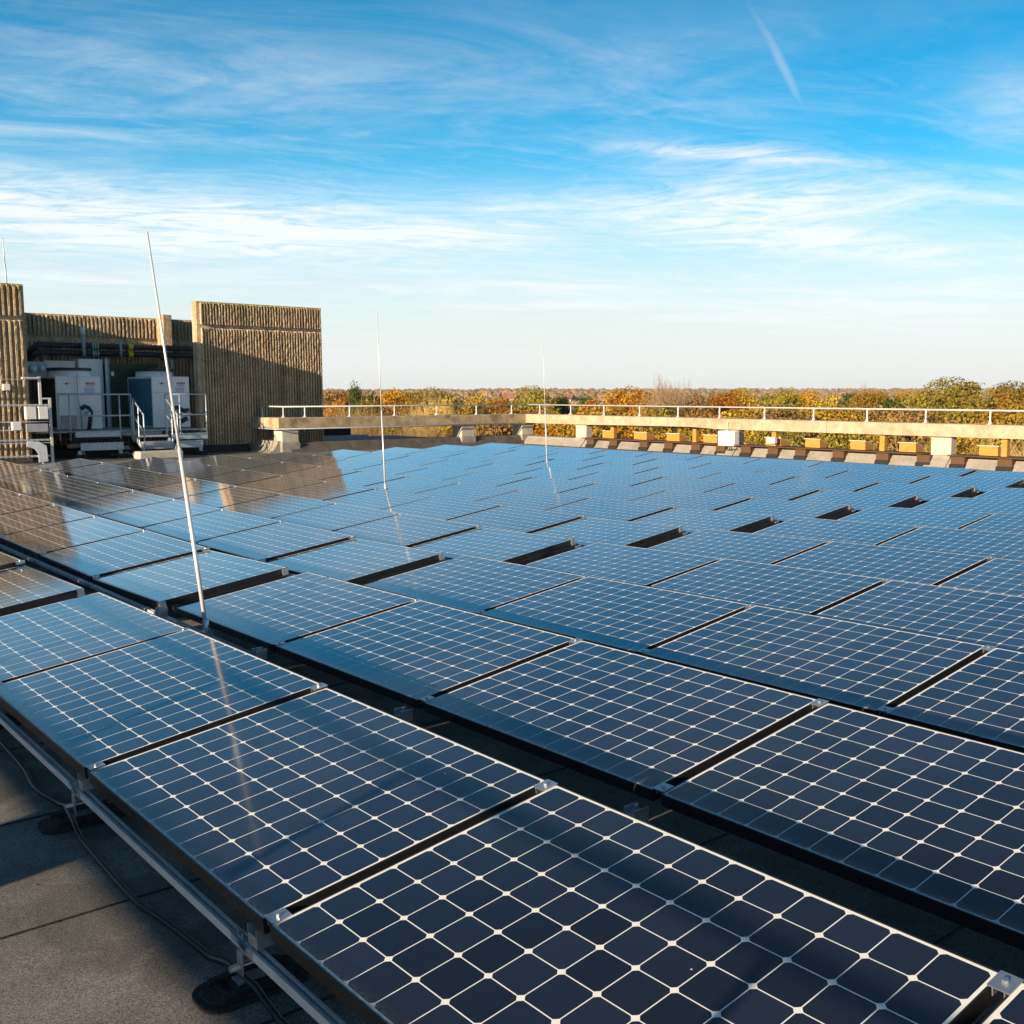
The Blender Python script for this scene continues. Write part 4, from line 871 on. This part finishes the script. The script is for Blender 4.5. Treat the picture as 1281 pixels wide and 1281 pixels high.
def panel(r, X0, hf, dz, label, last=False):
    Y0 = ROWY[r]; z0 = hf(X0, Y0)+dz; z1 = hf(X0+PL, Y0)+dz
    rj = random.Random(r*131+int((X0+60)*7))
    tj = TILT + rj.uniform(-.004, .004); z1 += rj.uniform(-.004, .004); z0 += rj.uniform(-.002, .002)
    if last or (r == 0 and X0 < -2 and X0 > -4): z1 += .018; z0 -= .016
    ax = Vector((PL, 0, z1-z0)).normalized(); ay = Vector((0, math.cos(tj), math.sin(tj))); az = ax.cross(ay).normalized(); ay = az.cross(ax)
    t = link('solar_panel', None); tag(t, label, 'solar panel', 'tilted solar panels in rows on the roof')
    t.matrix_world = Matrix(((ax.x, ay.x, az.x, X0), (ax.y, ay.y, az.y, Y0), (ax.z, ay.z, az.z, z0), (0, 0, 0, 1)))
    link('frame', FR, t); link('laminate', GL, t)
    if not last: link('clamp', CLo, t); link('clamp', CHi, t)
    else:
        for q in ENDC: link('end_bracket', q, t)
    link('support_bar', BAR, t)
nR = [5, 5, 5, 5, 4, 4, 3, 3, 3, 2, 2]
for r in range(11):
    for k in range(10):
        X = -GB - PL - k*(PL+GAP) + DX[r]
        panel(r, X, hL, ZLr[r], 'blue solar panel, %s left of the dark break in the %s' % (nth(k+1), rowname[r]), last=(k == 0))
    for k in range(nR[r]):
        panel(r, k*(PL+GAP)+DX[r], hR, ZRr[r], 'blue solar panel, %s right of the dark break in the %s' % (nth(k+1), rowname[r]))

# rails, brackets and rubber feet along the lower edges
def rail_mesh(l):
    mb = MB(); prof0 = [(-.024, 0), (.024, 0), (.024, .040), (.010, .040), (.010, .034), (.018, .034), (.018, .012), (-.018, .012), (-.018, .034), (-.010, .034), (-.010, .040), (-.024, .040)]
    prof = [(u*.66, w*.7) for u, w in prof0]
    i = len(mb.v); n = len(prof)
    mb.v += [(0, u, w) for u, w in prof] + [(l, u, w) for u, w in prof]
    for k in range(n): k2 = (k+1) % n; mb.f.append((i+k, i+k2, i+n+k2, i+n+k))
    mb.v += []; 
    for b in (0, n):     # end caps as three quads
        mb.f += [(i+b+0, i+b+11, i+b+8, i+b+7), (i+b+1, i+b+6, i+b+3, i+b+2), (i+b+0, i+b+7, i+b+6, i+b+1)]
    return mb.mesh('mounting_rail', M['alu_dull'])
RAIL = rail_mesh(PL+GAP-.012)
sp = MB(); sp.box(-.07, .07, -.0195, -.0165, .002, .031); sp.box(-.05, .05, -.008, .008, .0285, .033)
for k in (-.06, .06, -.03, .03): sp.tube((k, .0, .031), (k, .0, .040), .004, n=6)
SPL = sp.mesh('splice', M['alu'])
def rails(r, x_list, z, y, word):
    for i, x in enumerate(x_list):
        o = link('mounting_rail', RAIL); o.location = (x, y, z)
        tag(o, 'aluminium channel rail under the %s, %s length from the left%s' % (rowname[r], nth(i+1), word), 'rail', 'aluminium mounting rails')
        s = link('splice', SPL, o); s.location = (PL+GAP-.006, 0, 0)
rails(0, [-.0 + DX[0] - .19 + k*(PL+GAP) for k in range(-3, 5)], -.122, .020, '')
rails(1, [DX[1] - .19 + k*(PL+GAP) for k in range(-6, 1)], -.125, ROWY[1]-.045, '')
ft = MB()
def pad_poly(lx, ly, n=6, r=.06):
    pts = []
    for cx, cy, a0 in ((lx-r, ly-r, 0), (-lx+r, ly-r, 90), (-lx+r, -ly+r, 180), (lx-r, -ly+r, 270)):
        for k in range(n+1): a = R(a0+90*k/n); pts.append((cx+r*math.cos(a), cy+r*math.sin(a)))
    return pts
def foot_meshes():
    p = MB(); p.prism(pad_poly(.085, .165), 'z', .002, .016); p.prism(pad_poly(.068, .145, r=.045), 'z', .0165, .024)
    p.box(-.062, -.042, -.11, .11, .0245, .037); p.box(.042, .062, -.11, .11, .0245, .037)
    for k in range(6): p.box(-.040, .040, -.10+k*.038, -.088+k*.038, .0245, .031)
    pad = p.mesh('rubber_pad', M['rubber'])
    b = MB(); b.box(-.02, .02, -.035, -.031, .0255, .118); b.box(-.028, .028, -.05, .05, .0315, .036); b.box(-.022, .022, -.034, .03, .096, .100)
    b.prism([(-.03, .118), (-.05, .152), (-.046, .155), (-.025, .120)], 'x', -.028, .028)
    b.tube((0, -.036, .075), (0, -.065, .075), .011, n=6); b.tube((0, -.03, .075), (0, .03, .075), .005, n=6)
    br = b.mesh('bracket', M['alu'])
    h = MB(); h.box(-.02, .02, -.01, .055, .16, .166); h.box(.03, .09, -.02, .05, .155, .190); h.box(.03, .034, -.021, .051, .19, .215); h.box(.086, .09, -.021, .051, .19, .215)
    h.tube((.06, .015, .19), (.06, .015, .222), .007, n=6)
    hd = h.mesh('clamp_block', M['alu'])
    return pad, br, hd
PAD, BRK, HDB = foot_meshes()
def foot(x, y, label, head=True):
    t = thing('rubber_support', label, 'support', (x, y, ZR), 'rubber supports under the panels')
    link('rubber_pad', PAD, t); link('bracket', BRK, t)
    if head: link('clamp_block', HDB, t)
for k in range(0, 5): foot(DX[0]-.19+k*(PL+GAP)-.006, .03, 'black rubber foot with silver bracket under the %s panel joint of the nearest row' % nth(k+1))
for k in range(0, 5): foot(DX[1]-.10+k*(PL+GAP), ROWY[1]-.10, 'black rubber foot with silver clamp at the %s panel joint of the second row' % nth(k+1))
for k in range(1, 5): foot(DX[2]-.10+k*(PL+GAP), ROWY[2]-.10, 'black rubber foot with silver clamp at the %s panel joint of the third row' % nth(k))
# cable on the walkway
cp = [(-1.5,.05),(0,.02),(1.2,.03),(1.748,.011),(2.25,-.003),(2.55,-.03),(2.815,-.0),(3.0,-.02),(3.209,-.04),(3.525,-.05),(3.883,-.055),(4.05,-.035),(4.332,-.01),(4.55,.0),(4.852,.008),(5.6,.03),(7,.0)]
def smooth(pts, n=6):
    out = []
    for i in range(len(pts)-1):
        p0, p1, p2, p3 = (Vector(pts[max(0, i-1)]), Vector(pts[i]), Vector(pts[i+1]), Vector(pts[min(len(pts)-1, i+2)]))
        for k in range(n):
            t = k/n; out.append(.5*((2*p1)+(-p0+p2)*t+(2*p0-5*p1+4*p2-p3)*t*t+(-p0+3*p1-3*p2+p3)*t**3))
    return out
def cz(x):
    z = ZR+.011
    for k in range(5):
        fx_ = DX[0]-.19+k*(PL+GAP)-.006; d = abs(x-fx_); z = max(z, ZR+.011+.034*max(0, 1-max(0, d-.09)/.12) if d < .21 else z)
    return z
mb = MB(); mb.path([(p.x, p.y, cz(p.x)) for p in smooth([(a, b, 0) for a, b in cp])], .0105, 8)
tag(mb.obj('cable', M['cable'], smooth=True), 'dark blue-black cable snaking on the roof beside the nearest rail', 'cable')
# dead leaves and grit scattered over the walkway
rnd = random.Random(9); mb = MB()
for i in range(90):
    x = rnd.uniform(1.0, 7); y = rnd.uniform(-.8, .5); s = rnd.uniform(.004, .009); a = rnd.random()*6.28
    p = Vector((x, y, ZR+.004)); u = Vector((math.cos(a), math.sin(a), .2))*s; w = Vector((-math.sin(a), math.cos(a), .1))*s*.5
    mb.poly([p-u, p+w, p+u, p-w])
tag(mb.obj('leaf_litter', LEAF['golden']), 'tiny dead leaves scattered on the grey roof', 'litter', kind='stuff')
